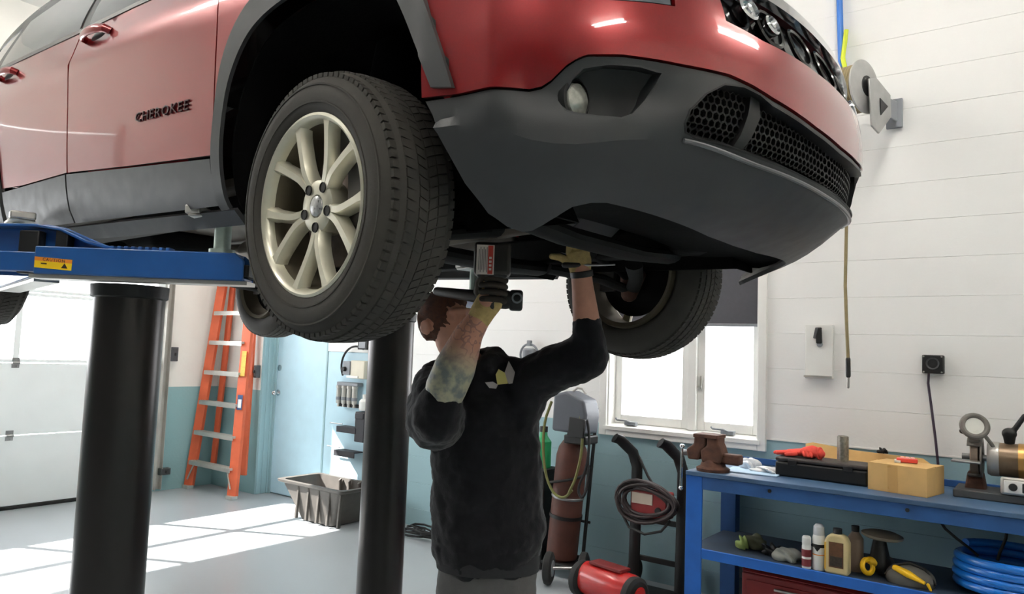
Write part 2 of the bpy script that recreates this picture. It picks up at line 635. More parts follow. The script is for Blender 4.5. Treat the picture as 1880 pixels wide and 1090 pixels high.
# overhead door: five sections, two of them glazed
door = bpy.data.objects.new('door_1', None)
COL.objects.link(door)
door.location = (WX-0.06, 0, 0)
door['kind'] = 'structure'
M_door = mat('white_door_enamel', (232, 237, 237), 0.4, vary=0.02, scale=4)
zs = [0.03, 0.66, 1.31, 1.955, 2.55, 3.29]
mull = [DY0+0.05, -0.46, 0.60, 1.65, 2.69, 4.0]
RL = 0.030
for i in range(5):
    z0, z1 = zs[i]+0.004, zs[i+1]-0.004
    b = B()
    if i in (2, 3):
        b.span((0.01, DY0, z0), (0.04, DY1, z0+RL)).span((0.01, DY0, z1-RL), (0.04, DY1, z1))
        for k, y in enumerate(mull):
            hw = 0.026 if 0 < k < 5 else 0.05
            b.span((0, max(DY0, y-hw), z0+RL), (0.05, min(DY1, y+hw), z1-RL))
    else:
        b.span((0, DY0, z0), (0.05, DY1, z1))
    sec = b.obj('door_section', M_door, door, bevel=0.006)
    if i in (2, 3):
        for k in range(5):
            a = mull[k]+(0.026 if k > 0 else 0.05)
            c = mull[k+1]-(0.026 if k < 4 else 0.05)
            B().span((0.018, a, z0+RL), (0.024, c, z1-RL)).obj('pane', M_glass, sec)
for z in zs[1:5]:
    for y in mull:
        h = B().span((0.05, y-0.03, z-0.045), (0.056, y+0.03, z+0.045))
        h.cone((0.062, y-0.03, z), (0.062, y+0.03, z), 0.012, n=10)
        h.cone((0.056, y-0.012, z+0.03), (0.062, y-0.012, z+0.03), 0.007, n=8)
        h.cone((0.056, y+0.012, z-0.03), (0.062, y+0.012, z-0.03), 0.007, n=8)
        h.obj('hinge', M_steel, door)
B().span((0.0, DY0, 0.0), (0.055, DY1, 0.032)).obj('bottom_seal', M_rubber, door, bevel=0.008)
for y in (DY0-0.03, DY1+0.03):
    t = B().span((0.06, y-0.035, 0.02), (0.065, y+0.035, 3.4)).span((0.06, y-0.035, 0.02), (0.12, y-0.03, 3.4)).span((0.06, y+0.03, 0.02), (0.12, y+0.035, 3.4))
    t.obj('track', M_alu, door)

# casement window in the north wall
win = bpy.data.objects.new('window_1', None)
COL.objects.link(win)
win.location = (0, NY, 0)
win['kind'] = 'structure'
x0, x1, z0, z1 = WIN
b = B()
b.span((x0-0.06, -0.022, z0-0.065), (x0, 0.01, z1+0.06)).span((x1, -0.022, z0-0.065), (x1+0.055, 0.01, z1+0.06))
b.span((x0, -0.022, z1), (x1, 0.01, z1+0.06)).span((x0, -0.022, z0-0.065), (x1, 0.01, z0))
b.obj('casing', M_trim, win, bevel=0.004)
b = B().prism([(-0.03, 0.0), (0.12, 0.02), (0.12, -0.01), (-0.03, -0.03)], (x0-0.02, 0, z0+0.004), (0, 1, 0), (0, 0, 1), (x1-x0+0.04, 0, 0))
b.obj('sill', M_trim, win, bevel=0.003)
b = B()
for xa, xb in ((x0, x0+0.012), (x1-0.012, x1)):
    b.span((xa, 0.0, z0), (xb, 0.19, z1))
b.span((x0, 0.0, z1-0.012), (x1, 0.19, z1))
b.obj('jamb', M_trim, win)
xm = -2.073
B().span((xm-0.03, 0.06, z0+0.02), (xm+0.03, 0.15, z1)).obj('mullion', M_trim, win, bevel=0.003)
for k, (a, c) in enumerate(((x0+0.012, xm-0.03), (xm+0.03, x1-0.012))):
    b = B()
    b.span((a, 0.09, z0+0.022), (a+0.055, 0.13, z1-0.012)).span((c-0.055, 0.09, z0+0.022), (c, 0.13, z1-0.012))
    b.span((a+0.055, 0.09, z0+0.022), (c-0.055, 0.13, z0+0.085)).span((a+0.055, 0.09, z1-0.07), (c-0.055, 0.13, z1-0.012))
    sash = b.obj('sash', M_trim, win, bevel=0.004)
    B().span((a+0.055, 0.107, z0+0.085), (c-0.055, 0.112, z1-0.07)).obj('pane', M_glass, sash)
    cx = a+0.17 if k == 0 else c-0.20
    h = B().box((cx, 0.03, z0+0.03), (0.09, 0.04, 0.025)).tube([(cx, 0.01, z0+0.04), (cx-0.02, -0.01, z0+0.05), (cx-0.09, -0.02, z0+0.052), (cx-0.10, -0.022, z0+0.066)], 0.007, 8)
    h.obj('crank_handle', M_grey_pl, win, bevel=0.002)
h = B().box((xm+0.06, 0.082, 1.40), (0.012, 0.012, 0.09)).box((xm+0.052, 0.075, 1.37), (0.03, 0.012, 0.012))
h.obj('sash_lock', M_alu, win)
# dark roller blind half drawn
bl = thing('roller_blind', 'dark grey roller blind half drawn over the top of the window', 'blind', (0, NY+0.035, 0))
sh = B()
nn = 14
sh.span((x0+0.02, 0.0, 1.80), (x1-0.016, 0.006, z1-0.03))
sh.obj('blind_cloth', mat('blind_cloth', (78, 78, 84), 0.9, vary=0.06, scale=30, bump=0.1, bscale=200), bl)
B().cone((x0+0.02, 0.003, z1-0.04), (x1-0.016, 0.003, z1-0.04), 0.022).obj('roller', M_grey_pl, bl)
B().box(((x0+x1)/2, 0.003, 1.80), (x1-x0-0.04, 0.016, 0.02)).obj('hem_bar', M_grey_pl, bl, bevel=0.004)

# ceiling fluorescent fixtures
M_tube = mat('fluorescent_tube', (255, 251, 244), 0.5, vary=0.0, emit=TUBE_EMIT)
M_hous = mat('white_fixture_enamel', (240, 240, 238), 0.35, vary=0.01)
def fixture(x, y, lab):
    t = thing('ceiling_light', lab, 'light', (x, y, CEIL), 0, 'fluorescent ceiling fixtures')
    B().prism([(-0.14, 0), (0.14, 0), (0.06, -0.09), (-0.06, -0.09)], (0, -0.62, 0), (1, 0, 0), (0, 0, 1), (0, 1.24, 0)).obj('housing', M_hous, t)
    for s in (-1, 1):
        tb = B().cone((s*0.075, -0.60, -0.115), (s*0.075, 0.60, -0.115), 0.018, n=12)
        tb.obj('tube', M_tube, t)
        for e in (-1, 1):
            B().box((s*0.075, e*0.615, -0.112), (0.04, 0.03, 0.055)).obj('socket', M_white_pl, t)
k = 0
for j, y in enumerate((-0.6, 3.2)):
    for i, x in enumerate((-5.6, -3.0, -0.4, 2.2)):
        fixture(x, y, 'white two-tube fluorescent fixture on the ceiling, number %s in the %s row' % (('one', 'two', 'three', 'four')[i], ('near', 'far')[j]))

# ================================================================== THE CAR (local: x forward, y left, z up)
CAR_YAW = radians(-2.5)
car = thing('car', 'red four-wheel-drive car with grey lower cladding raised on the blue lift', 'car', (-1.475, 2.062, 0), CAR_YAW)
ZK1, ZK2 = [1.74, 1.80, 1.86, 1.92, 1.955, 1.985], [1.985, 2.04, 2.12, 2.20, 2.30, 2.40, 2.50, 2.62]
XC1, XC2 = [.46, .56, .71, .88, .95, .99], [.99, 1.02, 1.03, 1.03, 1.015, .98, .95, .92]
BB1, BB2 = [.56, .66, .77, .865, .90, .92], [.92, .93, .93, .93, .925, .92, .91, .90]
SWZ = [1.80, 1.86, 1.92, 1.96, 2.05, 2.12, 2.25, 2.45, 2.56, 2.62, 2.70, 2.76, 3.0, 3.15, 3.25]
SWY = [.70, .78, .835, .868, .893, .903, .913, .924, .931, .913, .893, .880, .79, .72, .62]
def sideW(x, z):
    zz = z-0.04*max(0.0, -x)
    w = itp(zz, SWZ, SWY) if zz < 2.45 or zz > 2.76 else lin(zz, SWZ, SWY)
    if x < -2.5:
        w *= 1-0.10*((-2.5-x)/1.0)**2
    return w
def zcr(t):
    return itp(abs(t), [0, 20, 37, 45, 58, 65.5, 72, 80], [1.987, 1.99, 2.008, 2.0, 1.978, 1.988, 2.02, 2.04])
def S0(t, z):
    d = zcr(t)-1.985
    zz = z-d*max(0.0, 1-abs(z-zcr(t))/0.13)
    XK, BK, ZK = (XC1, BB1, ZK1) if zz < 1.985 else (XC2, BB2, ZK2)
    xc, bb = itp(zz, ZK, XK), itp(zz, ZK, BK)
    def base(a):
        r = radians(a)
        s, c = sin(r), cos(r)
        return Vector((0.40+(xc-0.40)*max(0.0, c), bb*(1 if s > 0 else -1)*abs(s)**(2/2.3), z))
    a_ = abs(t)
    if 36 < a_ < 72 and zcr(t) < z < 2.165:
        k = min(1, (a_-36)/8)*min(1, (72-a_)/6)
        dent = 0.024*k*(min(1, (z-zcr(t))/0.09) if z < 2.10 else (2.165-z)/0.065)
        return base(t)-Vector((cos(radians(t)), sin(radians(t)), 0))*dent
    if abs(t) > 73:
        k = (abs(t)-73)/17.0
        p = base(math.copysign(73, t))
        e = Vector((0.40, math.copysign(min(bb+0.003, sideW(0.4, z)+0.006) if zz > 1.985 else bb, t), z))
        return p.lerp(e, k)
    return base(t)
def S(t, z, off=0.0):
    p = S0(t, z)
    if off:
        a = S0(t+0.6, z)-S0(t-0.6, z)
        b = S0(t, z+0.01)-S0(t, z-0.01)
        n = a.cross(b).normalized()
        if n.dot(Vector((cos(radians(t)), sin(radians(t)), 0))) < 0:
            n = -n
        p = p+n*off
    return p
def fpanel(name, poly, m, off=0.0, step=0.022, holes=(), lines=(), solid=0.012, parent=None, sharp=28):
    b = sheet(poly, lambda u, v: S(u, v, off), step, 0.0165, holes, lines)
    me = b.mesh(name, sharp)
    orient(me, lambda c: Vector((c.x-0.2, c.y, (c.z-2.1)*0.3)))
    return mkobj(name, me, m, parent or car, solid=solid)
def mir(L):
    return [(-t, z) for t, z in reversed(L)]
RB = [(-90, 2.104), (-80.5, 2.095), (-72.8, 2.095), (-66, 2.095), (-63.8, 2.100), (-62, 2.112), (-59.3, 2.140), (-57.5, 2.153), (-55.8, 2.161), (-50, 2.166), (-39, 2.164), (-30.8, 2.166), (-26, 2.158), (-21, 2.145), (-9, 2.125), (0, 2.119)]
RBf = RB+mir(RB)[1:]
TOP = [(-90, 2.612), (-80, 2.580), (-70, 2.535), (-63, 2.495), (-59.5, 2.47), (-58.5, 2.445), (-58.2, 2.40), (-58.0, 2.277), (-49.2, 2.283), (-40.5, 2.290), (-40.0, 2.42), (-31.5, 2.42), (-30.8, 2.288), (-23, 2.272), (-8, 2.268), (0, 2.270)]
TOPf = TOP+mir(TOP)[1:]
fpanel('front_bumper', RBf+list(reversed(TOPf)), M_red, off=0.0)
# lower fascia: fog pockets and mouth are openings, chin turns under at the crease
LEFT = [(-89.5, 2.096), (-87, 2.05), (-84, 1.985), (-80.8, 1.915), (-77.2, 1.862), (-70.8, 1.839), (-65, 1.831), (-61, 1.835), (-57.5, 1.846), (-54, 1.862), (-51, 1.880), (-47, 1.890), (-43.5, 1.893), (-29.8, 1.886), (-9.8, 1.874), (0, 1.872)]
BOT = LEFT+mir(LEFT)[1:]
def shift(L, d):
    return [(t, z+d) for t, z in L]
TOPC = shift(RBf, -0.004)
TOPC[0], TOPC[-1] = (-89.5, 2.097), (89.5, 2.097)
FOG = [(-59.8, 2.062), (-59.6, 2.088), (-58.6, 2.115), (-56.5, 2.138), (-52, 2.149), (-46.5, 2.150), (-42.6, 2.143), (-43.4, 2.118), (-45.0, 2.085), (-47.0, 2.052), (-49.0, 2.040), (-53.2, 2.041), (-57.5, 2.046), (-59.2, 2.052)]
MO = [(-38, 2.045), (-37.6, 2.075), (-35, 2.115), (-31.5, 2.145), (-27.5, 2.152), (-23.8, 2.146), (-21, 2.132), (-9, 2.113), (0, 2.106)]
MOB = [(0, 2.004), (-8.5, 2.003), (-20, 2.006), (-29, 2.014), (-35, 2.017), (-37.2, 2.026)]
MOUTH = MO+mir(MO)[1:]+mir(MOB)[0:-1][0:]
MOUTH = MO+mir(MO)[1:]+[(-t, z) for t, z in reversed(MOB)][0:-1]+MOB
CREASE = [(t, zcr(t)) for t in range(-72, 73, 4)]
fpanel('lower_fascia', BOT+list(reversed(TOPC[1:-1])), M_clad, off=-0.006, holes=(FOG, [(-t, z) for t, z in FOG], MOUTH), lines=(CREASE,), solid=0.014, sharp=24)
GLINT = [S(t, zcr(t)+0.004, -0.002) for t in range(-37, 38, 2)]
B().tube(GLINT, 0.0055, 8).obj('crease_highlight', mat('highlight_grey', (96, 97, 99), 0.35), car)  # added lighter tube paints in the highlight along the mouth crease
# mouth: rolled lip, backing, honeycomb, divider posts
def ribbon(name, poly, o0, o1, m, parent=None, inset=0.0, step=0.02):
    """wall following a closed outline from offset o0 to o1"""
    d = dens(poly, step, True, 0.0165)
    cx = sum(p[0] for p in d)/len(d)
    cz = sum(p[1] for p in d)/len(d)
    b = B()
    R0 = [S(t, z, o0) for t, z in d]
    R1 = [S(t+(cx-t)*inset, z+(cz-z)*inset, o1) for t, z in d]
    b.rings([R0, R1], False, False)
    return b.obj(name, m, parent or car, smooth=40, solid=0.004)
ribbon('mouth_lip', MOUTH, -0.004, -0.055, M_black)
back = sheet(MOUTH, lambda u, v: S(u, v, -0.075), 0.05, 0.0165)
back.obj('mouth_backing', M_liner, car, solid=0.01)
hexm = B()
hs = 0.0125
def hexcells(poly, off):
    s_ = 0.0165
    zmin, zmax = min(p[1] for p in poly), max(p[1] for p in poly)
    tmin, tmax = min(p[0] for p in poly), max(p[0] for p in poly)
    dx, dz = hs*sqrt(3), hs*1.5
    j = 0
    z = zmin
    while z < zmax:
        x = tmin*s_+(dx/2 if j % 2 else 0)
        while x < tmax*s_:
            if pin(poly, x/s_, z):
                A, C, D, E2 = [], [], [], []
                for k in range(6):
                    a = radians(60*k+30)
                    for L, rr, oo in ((A, hs*1.0, off), (C, hs*0.80, off), (D, hs*0.86, off-0.012)):
                        L.append(hexm.bm.verts.new(S((x+cos(a)*rr)/s_, z+sin(a)*rr, oo)))
                for k in range(6):
                    n = (k+1) % 6
                    hexm.bm.faces.new((A[k], A[n], C[n], C[k]))
                    hexm.bm.faces.new((C[k], C[n], D[n], D[k]))
            x += dx
        z += dz
        j += 1
hexcells([(t*0.985, z) for t, z in MOUTH], -0.034)
hexm.obj('honeycomb_grille', mat('matt_black_mesh', (26, 26, 26), 0.6, spec=0.3), car, smooth=0)
for s in (-1, 1):
    DV = [(s*26.6, 2.008), (s*24.4, 2.012), (s*22.2, 2.10), (s*22.6, 2.14), (s*24.6, 2.142), (s*25.0, 2.10)]
    d = sheet(DV, lambda u, v: S(u, v, -0.022), 0.02, 0.0165)
    me = d.mesh('grille_divider')
    orient(me, lambda c: Vector((1, 0, 0)))
    mkobj('grille_divider', me, M_black, car, solid=0.02)
    FP = [(s*abs(t), z) for t, z in FOG]
    ribbon('fog_pocket', FP, -0.006, -0.06, M_clad, inset=0.12)
    cx = sum(p[0] for p in FP)/len(FP)
    cz = sum(p[1] for p in FP)/len(FP)
    fb = sheet([(t+(cx-t)*0.10, z+(cz-z)*0.10) for t, z in FP], lambda u, v: S(u, v, -0.058+0.03*max(0, (50-abs(u))/10)), 0.025, 0.0165)
    me = fb.mesh('fog_bezel')
    orient(me, lambda c: Vector((1, 0, 0)))
    mkobj('fog_bezel', me, M_black, car, solid=0.006)
    c = S(s*57.0, 2.082, -0.030)
    ax = Vector((1.0, s*0.04, -0.03)).normalized()
    fl = B().lathe([(0.005, 0.016), (0.02, 0.013), (0.034, 0.004), (0.041, -0.012), (0.041, -0.04)], c, ax, 28)
    lamp = fl.obj('fog_lamp', mat('lamp_glass', (168, 168, 160), 0.12, metal=0.35, vary=0.25, scale=60, coat=0.6), car)
    lamp['label'] = 'round clear fog lamp'
    B().lathe([(0.042, -0.045), (0.046, -0.02), (0.046, 0.0), (0.041, 0.002), (0.041, -0.045)], c, ax, 28, closed=True).obj('bezel_ring', M_black, lamp)
    # headlight pod
    HP = [(s*57.6, 2.284), (s*49.2, 2.289), (s*41.0, 2.296), (s*40.6, 2.41), (s*57.6, 2.41)]
    hb = sheet(HP, lambda u, v: S(u, v, -0.006), 0.03, 0.0165)
    me = hb.mesh('headlight')
    orient(me, lambda c: Vector((1, 0, 0)))
    mkobj('headlight', me, mat('headlight_glass', (120, 126, 134), 0.08, metal=0.3, vary=0.3, scale=9, coat=1.0), car, solid=0.03)
# upper grille
GR = [(-30.4, 2.294), (-23, 2.278), (0, 2.276), (23, 2.278), (30.4, 2.294), (30.4, 2.40), (-30.4, 2.40)]
gb = sheet(GR, lambda u, v: S(u, v, -0.03), 0.03, 0.0165)
me = gb.mesh('grille')
orient(me, lambda c: Vector((1, 0, 0)))
grille = mkobj('grille', me, M_gloss, car, solid=0.02)
for k in range(7):
    t0 = -27+9*k
    OV = []
    for q in range(20):
        a = 2*pi*q/20
        OV.append((t0+3.1*cos(a)*(abs(cos(a))**-0.2 if abs(cos(a)) > 0.1 else 1), 2.338+0.045*sin(a)))
    pts = [S(t, z, -0.018) for t, z in OV]
    B().tube(pts, 0.006, 6, closed=True).obj('grille_slot', M_gloss, grille)
for s in (-1, 1):
    for t0, z0, rr in ((18.8, 2.335, 0.026), (24.0, 2.352, 0.032)):
        c = S(s*t0, z0, -0.006)
        ax = (S(s*t0, z0, 0.02)-S(s*t0, z0, 0)).normalized()
        B().lathe([(0.004, 0.004), (rr*0.35, 0.006), (rr*0.45, 0.0), (rr*0.8, 0.0), (rr*0.85, 0.008), (rr, 0.004), (rr, -0.02)], c, ax, 24).obj('lamp_bezel', M_chrome, grille)
CT = [(-30.4, 2.402), (30.4, 2.402), (30.4, 2.438), (-30.4, 2.438)]
cb = sheet(CT, lambda u, v: S(u, v, 0.004), 0.02, 0.0165)
me = cb.mesh('grille_trim')
orient(me, lambda c: Vector((1, 0, 0)))
mkobj('grille_trim', me, M_chrome, car, solid=0.02)
# hood
def hood_pt(u, v):        # u along length 0..1, v across -1..1
    y = v*0.865
    t = math.degrees(math.asin(max(-1, min(1, math.copysign((abs(y)/0.915)**(2.3/2), y)))))
    xf = S0(max(-72, min(72, t)), 2.45).x-0.004
    x = xf+(-0.50-xf)*u
    ze = 2.440+0.30*(1-(1-u)**1.6)+0.06*abs(v)**3*(1-u)-0.075*abs(v)**4*u
    return Vector((x, y, ze))
hb = B()
G = [[hb.bm.verts.new(hood_pt(i/16, -1+2*j/24)) for j in range(25)] for i in range(17)]
for i in range(16):
    for j in range(24):
        hb.bm.faces.new((G[i][j], G[i][j+1], G[i+1][j+1], G[i+1][j]))
me = hb.mesh('hood', 40)
orient(me, lambda c: Vector((0, 0, 1)))
mkobj('hood', me, M_red, car, solid=0.02)

# ---- sides
ARCH_IN = [(-.452, 1.955), (-.445, 2.10), (-.425, 2.21), (-.392, 2.31), (-.32, 2.40), (-.235, 2.447), (-.10, 2.472), (.08, 2.47), (.21, 2.44), (.295, 2.39), (.345, 2.31), (.398, 2.20), (.437, 2.118)]
ARCH_OUT = [(-.502, 1.955), (-.495, 2.10), (-.472, 2.22), (-.440, 2.36), (-.37, 2.46), (-.27, 2.520), (-.12, 2.548), (.09, 2.545), (.25, 2.515), (.345, 2.45), (.395, 2.36), (.45, 2.23), (.498, 2.108)]
def chai(L, n=2):
    for _ in range(n):
        R_ = [L[0]]
        for i in range(len(L)-1):
            a, b = L[i], L[i+1]
            R_ += [(a[0]*.75+b[0]*.25, a[1]*.75+b[1]*.25), (a[0]*.25+b[0]*.75, a[1]*.25+b[1]*.75)]
        L = R_+[L[-1]]
    return L
ARCH_IN, ARCH_OUT = chai(ARCH_IN), chai(ARCH_OUT)
def SP(s, x, z, off=0.0):
    w = sideW(x, z)
    nz = (sideW(x, z+0.01)-sideW(x, z-0.01))/0.02
    n = Vector((0, 1, -nz)).normalized()
    if x > 0.40:
        p = S(s*(90-(x-0.40)/0.19*17), z, off)
        return p
    return Vector((x, s*(w+n.y*off), z+n.z*off))
def spanel(name, poly, m, s, off=0.0, step=0.05, holes=(), solid=0.014, parent=None):
    b = sheet(poly, lambda u, v: SP(s, u, v, off), step, 1.0, holes)
    me = b.mesh(name, 40)
    orient(me, lambda c: Vector((0, s, 0)))
    return mkobj(name, me, m, parent or car, solid=solid)
def text_on_side(txt, size, x, z, s, m, parent, slope=0.0):
    me = text_mesh(txt, size, 0.0025, shear=0.1, space=1.15)
    xw = max(v.co.x for v in me.vertices)-min(v.co.x for v in me.vertices)
    for v in me.vertices:
        v.co.x *= 0.365/xw
    for v in me.vertices:
        lx, ly, lz = v.co
        xx = x+lx
        zz = z+ly+lx*slope
        v.co = SP(s, xx, zz, 0.004+lz)
    return mkobj('name_badge', me, m, parent)
M_carglass = glass_mat('car_glass', (0.42, 0.46, 0.46), 1.6, 0.10)
M_badge = mat('dark_badge', (58, 16, 24), 0.3, metal=0.5, vary=0.05)
M_belt = mat('grey_belt_moulding', (112, 108, 106), 0.35, metal=0.4, vary=0.05)
M_piano = mat('black_pillar', (24, 25, 27), 0.3, vary=0.1)
for s in (-1, 1):
    # front fender
    FEN = [(-.492, 2.11), (-.478, 2.40), (-.462, 2.66), (-.30, 2.66), (.0, 2.645), (.399, 2.61), (.399, 2.352)]+list(reversed([p for p in ARCH_OUT if p[0] < .394 and p[1] > 2.112]))
    spanel('front_fender', FEN, M_red, s, 0.0, 0.04)
    # arch flare
    ft = spanel('wheel_arch_trim', ARCH_OUT+list(reversed(ARCH_IN)), M_clad, s, 0.012, 0.025, solid=0.012)
    # front door
    FD = [(-.498, 2.108), (-1.05, 2.150), (-1.594, 2.196), (-1.60, 2.50), (-1.60, 2.765), (-1.1, 2.735), (-.64, 2.70), (-.52, 2.675), (-.470, 2.64), (-.485, 2.40)]
    fd = spanel('front_door', FD, M_red, s)
    spanel('door_cladding', [(-.508, 1.966), (-1.05, 1.986), (-1.596, 2.006), (-1.594, 2.188), (-1.05, 2.142), (-.508, 2.098)], M_clad, s, 0.006, parent=fd)
    text_on_side('CHEROKEE', 0.044, -.815, 2.292, s, M_badge, fd, slope=(-0.06)) if s < 0 else None
    spanel('belt_moulding', [(-.62, 2.702), (-1.1, 2.738), (-1.60, 2.768), (-1.60, 2.786), (-1.1, 2.756), (-.64, 2.722)], M_belt, s, 0.003, parent=fd)
    spanel('side_window', [(-.74, 2.73), (-1.1, 2.755), (-1.565, 2.783), (-1.56, 3.12), (-1.35, 3.115), (-1.10, 3.03), (-.88, 2.86)], M_carglass, s, -0.004, parent=fd, solid=0.005)
    RD = [(-1.606, 2.197), (-2.10, 2.205), (-2.360, 2.22), (-2.420, 2.42), (-2.540, 2.56), (-2.700, 2.66), (-2.700, 2.84), (-2.1, 2.80), (-1.612, 2.766)]
    rd = spanel('rear_door', RD, M_red, s)
    spanel('door_cladding', [(-1.608, 2.008), (-2.320, 2.03), (-2.345, 2.20), (-2.10, 2.196), (-1.608, 2.189)], M_clad, s, 0.006, parent=rd)
    spanel('belt_moulding', [(-1.612, 2.770), (-2.1, 2.803), (-2.700, 2.842), (-2.700, 2.862), (-2.1, 2.822), (-1.612, 2.788)], M_belt, s, 0.003, parent=rd)
    spanel('side_window', [(-1.66, 2.79), (-2.1, 2.825), (-2.670, 2.865), (-2.620, 3.13), (-2.1, 3.15), (-1.66, 3.13)], M_carglass, s, -0.004, parent=rd, solid=0.005)
    for d_, hx, hz, sl in ((fd, -1.392, 2.695, 0.07), (rd, -2.404, 2.76, 0.07)):
        b = B()
        P = [SP(s, hx+q, hz-q*sl, o) for q, o in ((-.11, 0.0), (-.10, 0.022), (-.06, 0.034), (0, 0.038), (.06, 0.034), (.10, 0.022), (.11, 0.0))]
        b.tube(P, [(.014, .010), (.017, .011), (.018, .011), (.018, .011), (.018, .011), (.017, .011), (.014, .010)], 12, ref=(0, 0, 1))
        h = b.obj('door_handle', M_red, d_)
        B().ball(SP(s, hx+0.0, hz, -0.004), (.075, .010, .026), u=20, v=8).obj('handle_cup', M_black, h)
    # rocker sill
    RK = [(-.455, 1.948), (-1.2, 1.978), (-2.38, 2.02), (-2.38, 1.975), (-1.2, 1.932), (-.45, 1.908)]
    spanel('rocker_sill', RK, M_clad, s, 0.0, 0.05)
    # pillars, roof side and quarter
    PIL = [(-.50, 2.70), (-.64, 2.722), (-1.1, 2.757), (-1.60, 2.787), (-2.1, 2.823), (-2.700, 2.863), (-3.120, 2.90), (-3.440, 2.95), (-3.220, 3.19), (-2.620, 3.27), (-1.9, 3.28), (-1.45, 3.24), (-1.15, 3.13), (-.85, 2.93)]
    W1 = [(-.72, 2.735), (-1.1, 2.76), (-1.57, 2.788), (-1.565, 3.125), (-1.35, 3.12), (-1.10, 3.035), (-.86, 2.86)]
    W2 = [(-1.65, 2.795), (-2.1, 2.83), (-2.680, 2.87), (-2.630, 3.135), (-2.1, 3.155), (-1.65, 3.135)]
    W3 = [(-2.800, 2.89), (-3.270, 2.94), (-3.120, 3.11), (-2.740, 3.135)]
    spanel('pillar_frame', PIL, M_piano, s, -0.008, 0.05, holes=(W1, W2, W3), solid=0.03)
    spanel('quarter_window', W3, M_carglass, s, -0.01, solid=0.005)
    RQ = [(-2.710, 2.66), (-2.740, 2.68), (-2.870, 2.70), (-3.070, 2.62), (-3.180, 2.45), (-3.220, 2.20), (-3.570, 2.22), (-3.620, 2.55), (-3.540, 2.80), (-3.450, 2.94), (-3.120, 2.895), (-2.710, 2.842)]
    spanel('rear_quarter', RQ, M_red, s)
    RAO = [(-2.360, 2.04), (-2.365, 2.20), (-2.430, 2.42), (-2.550, 2.56), (-2.740, 2.675), (-2.870, 2.692), (-3.060, 2.61), (-3.170, 2.44), (-3.210, 2.2), (-3.200, 2.05)]
    RAI = [(-2.410, 2.04), (-2.415, 2.20), (-2.480, 2.39), (-2.580, 2.51), (-2.750, 2.60), (-2.860, 2.61), (-3.010, 2.55), (-3.110, 2.41), (-3.150, 2.2), (-3.150, 2.05)]
    spanel('wheel_arch_trim', RAO+list(reversed(RAI)), M_clad, s, 0.012, 0.03, solid=0.012)
    # wheel wells: liner barrel + inner wall
    for inn, xo in ((ARCH_IN, 0), (RAI, 0)):
        b = B()
        fr = 0.52 if xo == 0 and inn is ARCH_IN else None
        d = dens(inn, 0.06, False)
        if inn is ARCH_IN:
            d = [(-.452, 1.90)]+d+[(.46, 2.05), (.50, 1.98), (.53, 1.92), (.55, 1.88)]
        o0, o1 = [], []
        for x, z in d:
            o0.append(Vector((x, s*((min(sideW(min(x, .38), z), .905)-0.03) if x < .45 else 0.76-max(0, 2.0-z)), z)))
            o1.append(Vector((x, s*0.50, z)))
        A = [b.bm.verts.new(v) for v in o0]
        C = [b.bm.verts.new(v) for v in o1]
        for i in range(len(A)-1):
            b.bm.faces.new((A[i], A[i+1], C[i+1], C[i]))
        b.bm.faces.new(C)
        b.obj('wheel_well', M_liner, car, smooth=50, solid=0.006)
# windscreen, roof, tailgate
def grid_obj(name, fn, nu, nv, m, up, solid=0.02):
    b = B()
    G = [[b.bm.verts.new(fn(i/nu, j/nv)) for j in range(nv+1)] for i in range(nu+1)]
    for i in range(nu):
        for j in range(nv):
            b.bm.faces.new((G[i][j], G[i][j+1], G[i+1][j+1], G[i+1][j]))
    me = b.mesh(name, 40)
    orient(me, lambda c: Vector(up))
    return mkobj(name, me, m, car, solid=solid)
def screen(u, v):
    k = 2*v-1
    w = 0.84+(0.60-0.84)*u
    return Vector((-.50-0.92*u-0.10*k*k*(1-u*0.4), k*w, 2.745+0.52*u-0.02*k*k))
grid_obj('windscreen', screen, 10, 14, M_carglass, (1, 0, 1), 0.006)
def roof(u, v):
    k = 2*v-1
    x = -1.43-1.75*u
    w = 0.62+0.05*sin(pi*u)-0.04*u
    return Vector((x-0.06*k*k*(1-u), k*w, 3.265+0.055*sin(pi*min(1, u*0.8+0.12))-0.05*k*k-0.02*u))
grid_obj('roof', roof, 14, 12, M_red, (0, 0, 1))
def gate(u, v):
    k = 2*v-1
    z = 3.20-0.98*u
    x = -3.17-0.33*min(1, u*2.2)-0.05*sin(pi*u)
    w = 0.55+0.28*min(1, u*2.2)
    return Vector((x+0.06*k*k, k*w, z-0.03*k*k))
grid_obj('tailgate', gate, 14, 12, M_red, (-1, 0, 0))
b = B().box((-3.5, 0, 2.12), (0.16, 1.62, 0.30))
b.obj('rear_bumper', M_clad, car, bevel=0.05, bseg=4)
# mirrors
for s in (-1, 1):
    b = B().ball((-.72, s*1.02, 2.83), (0.075, 0.12, 0.075), u=20, v=12)
    b.tube([(-.68, s*0.88, 2.76), (-.70, s*0.95, 2.79), (-.71, s*1.0, 2.82)], [0.03, 0.026, 0.03], 10)
    b.obj('door_mirror', M_red, car)
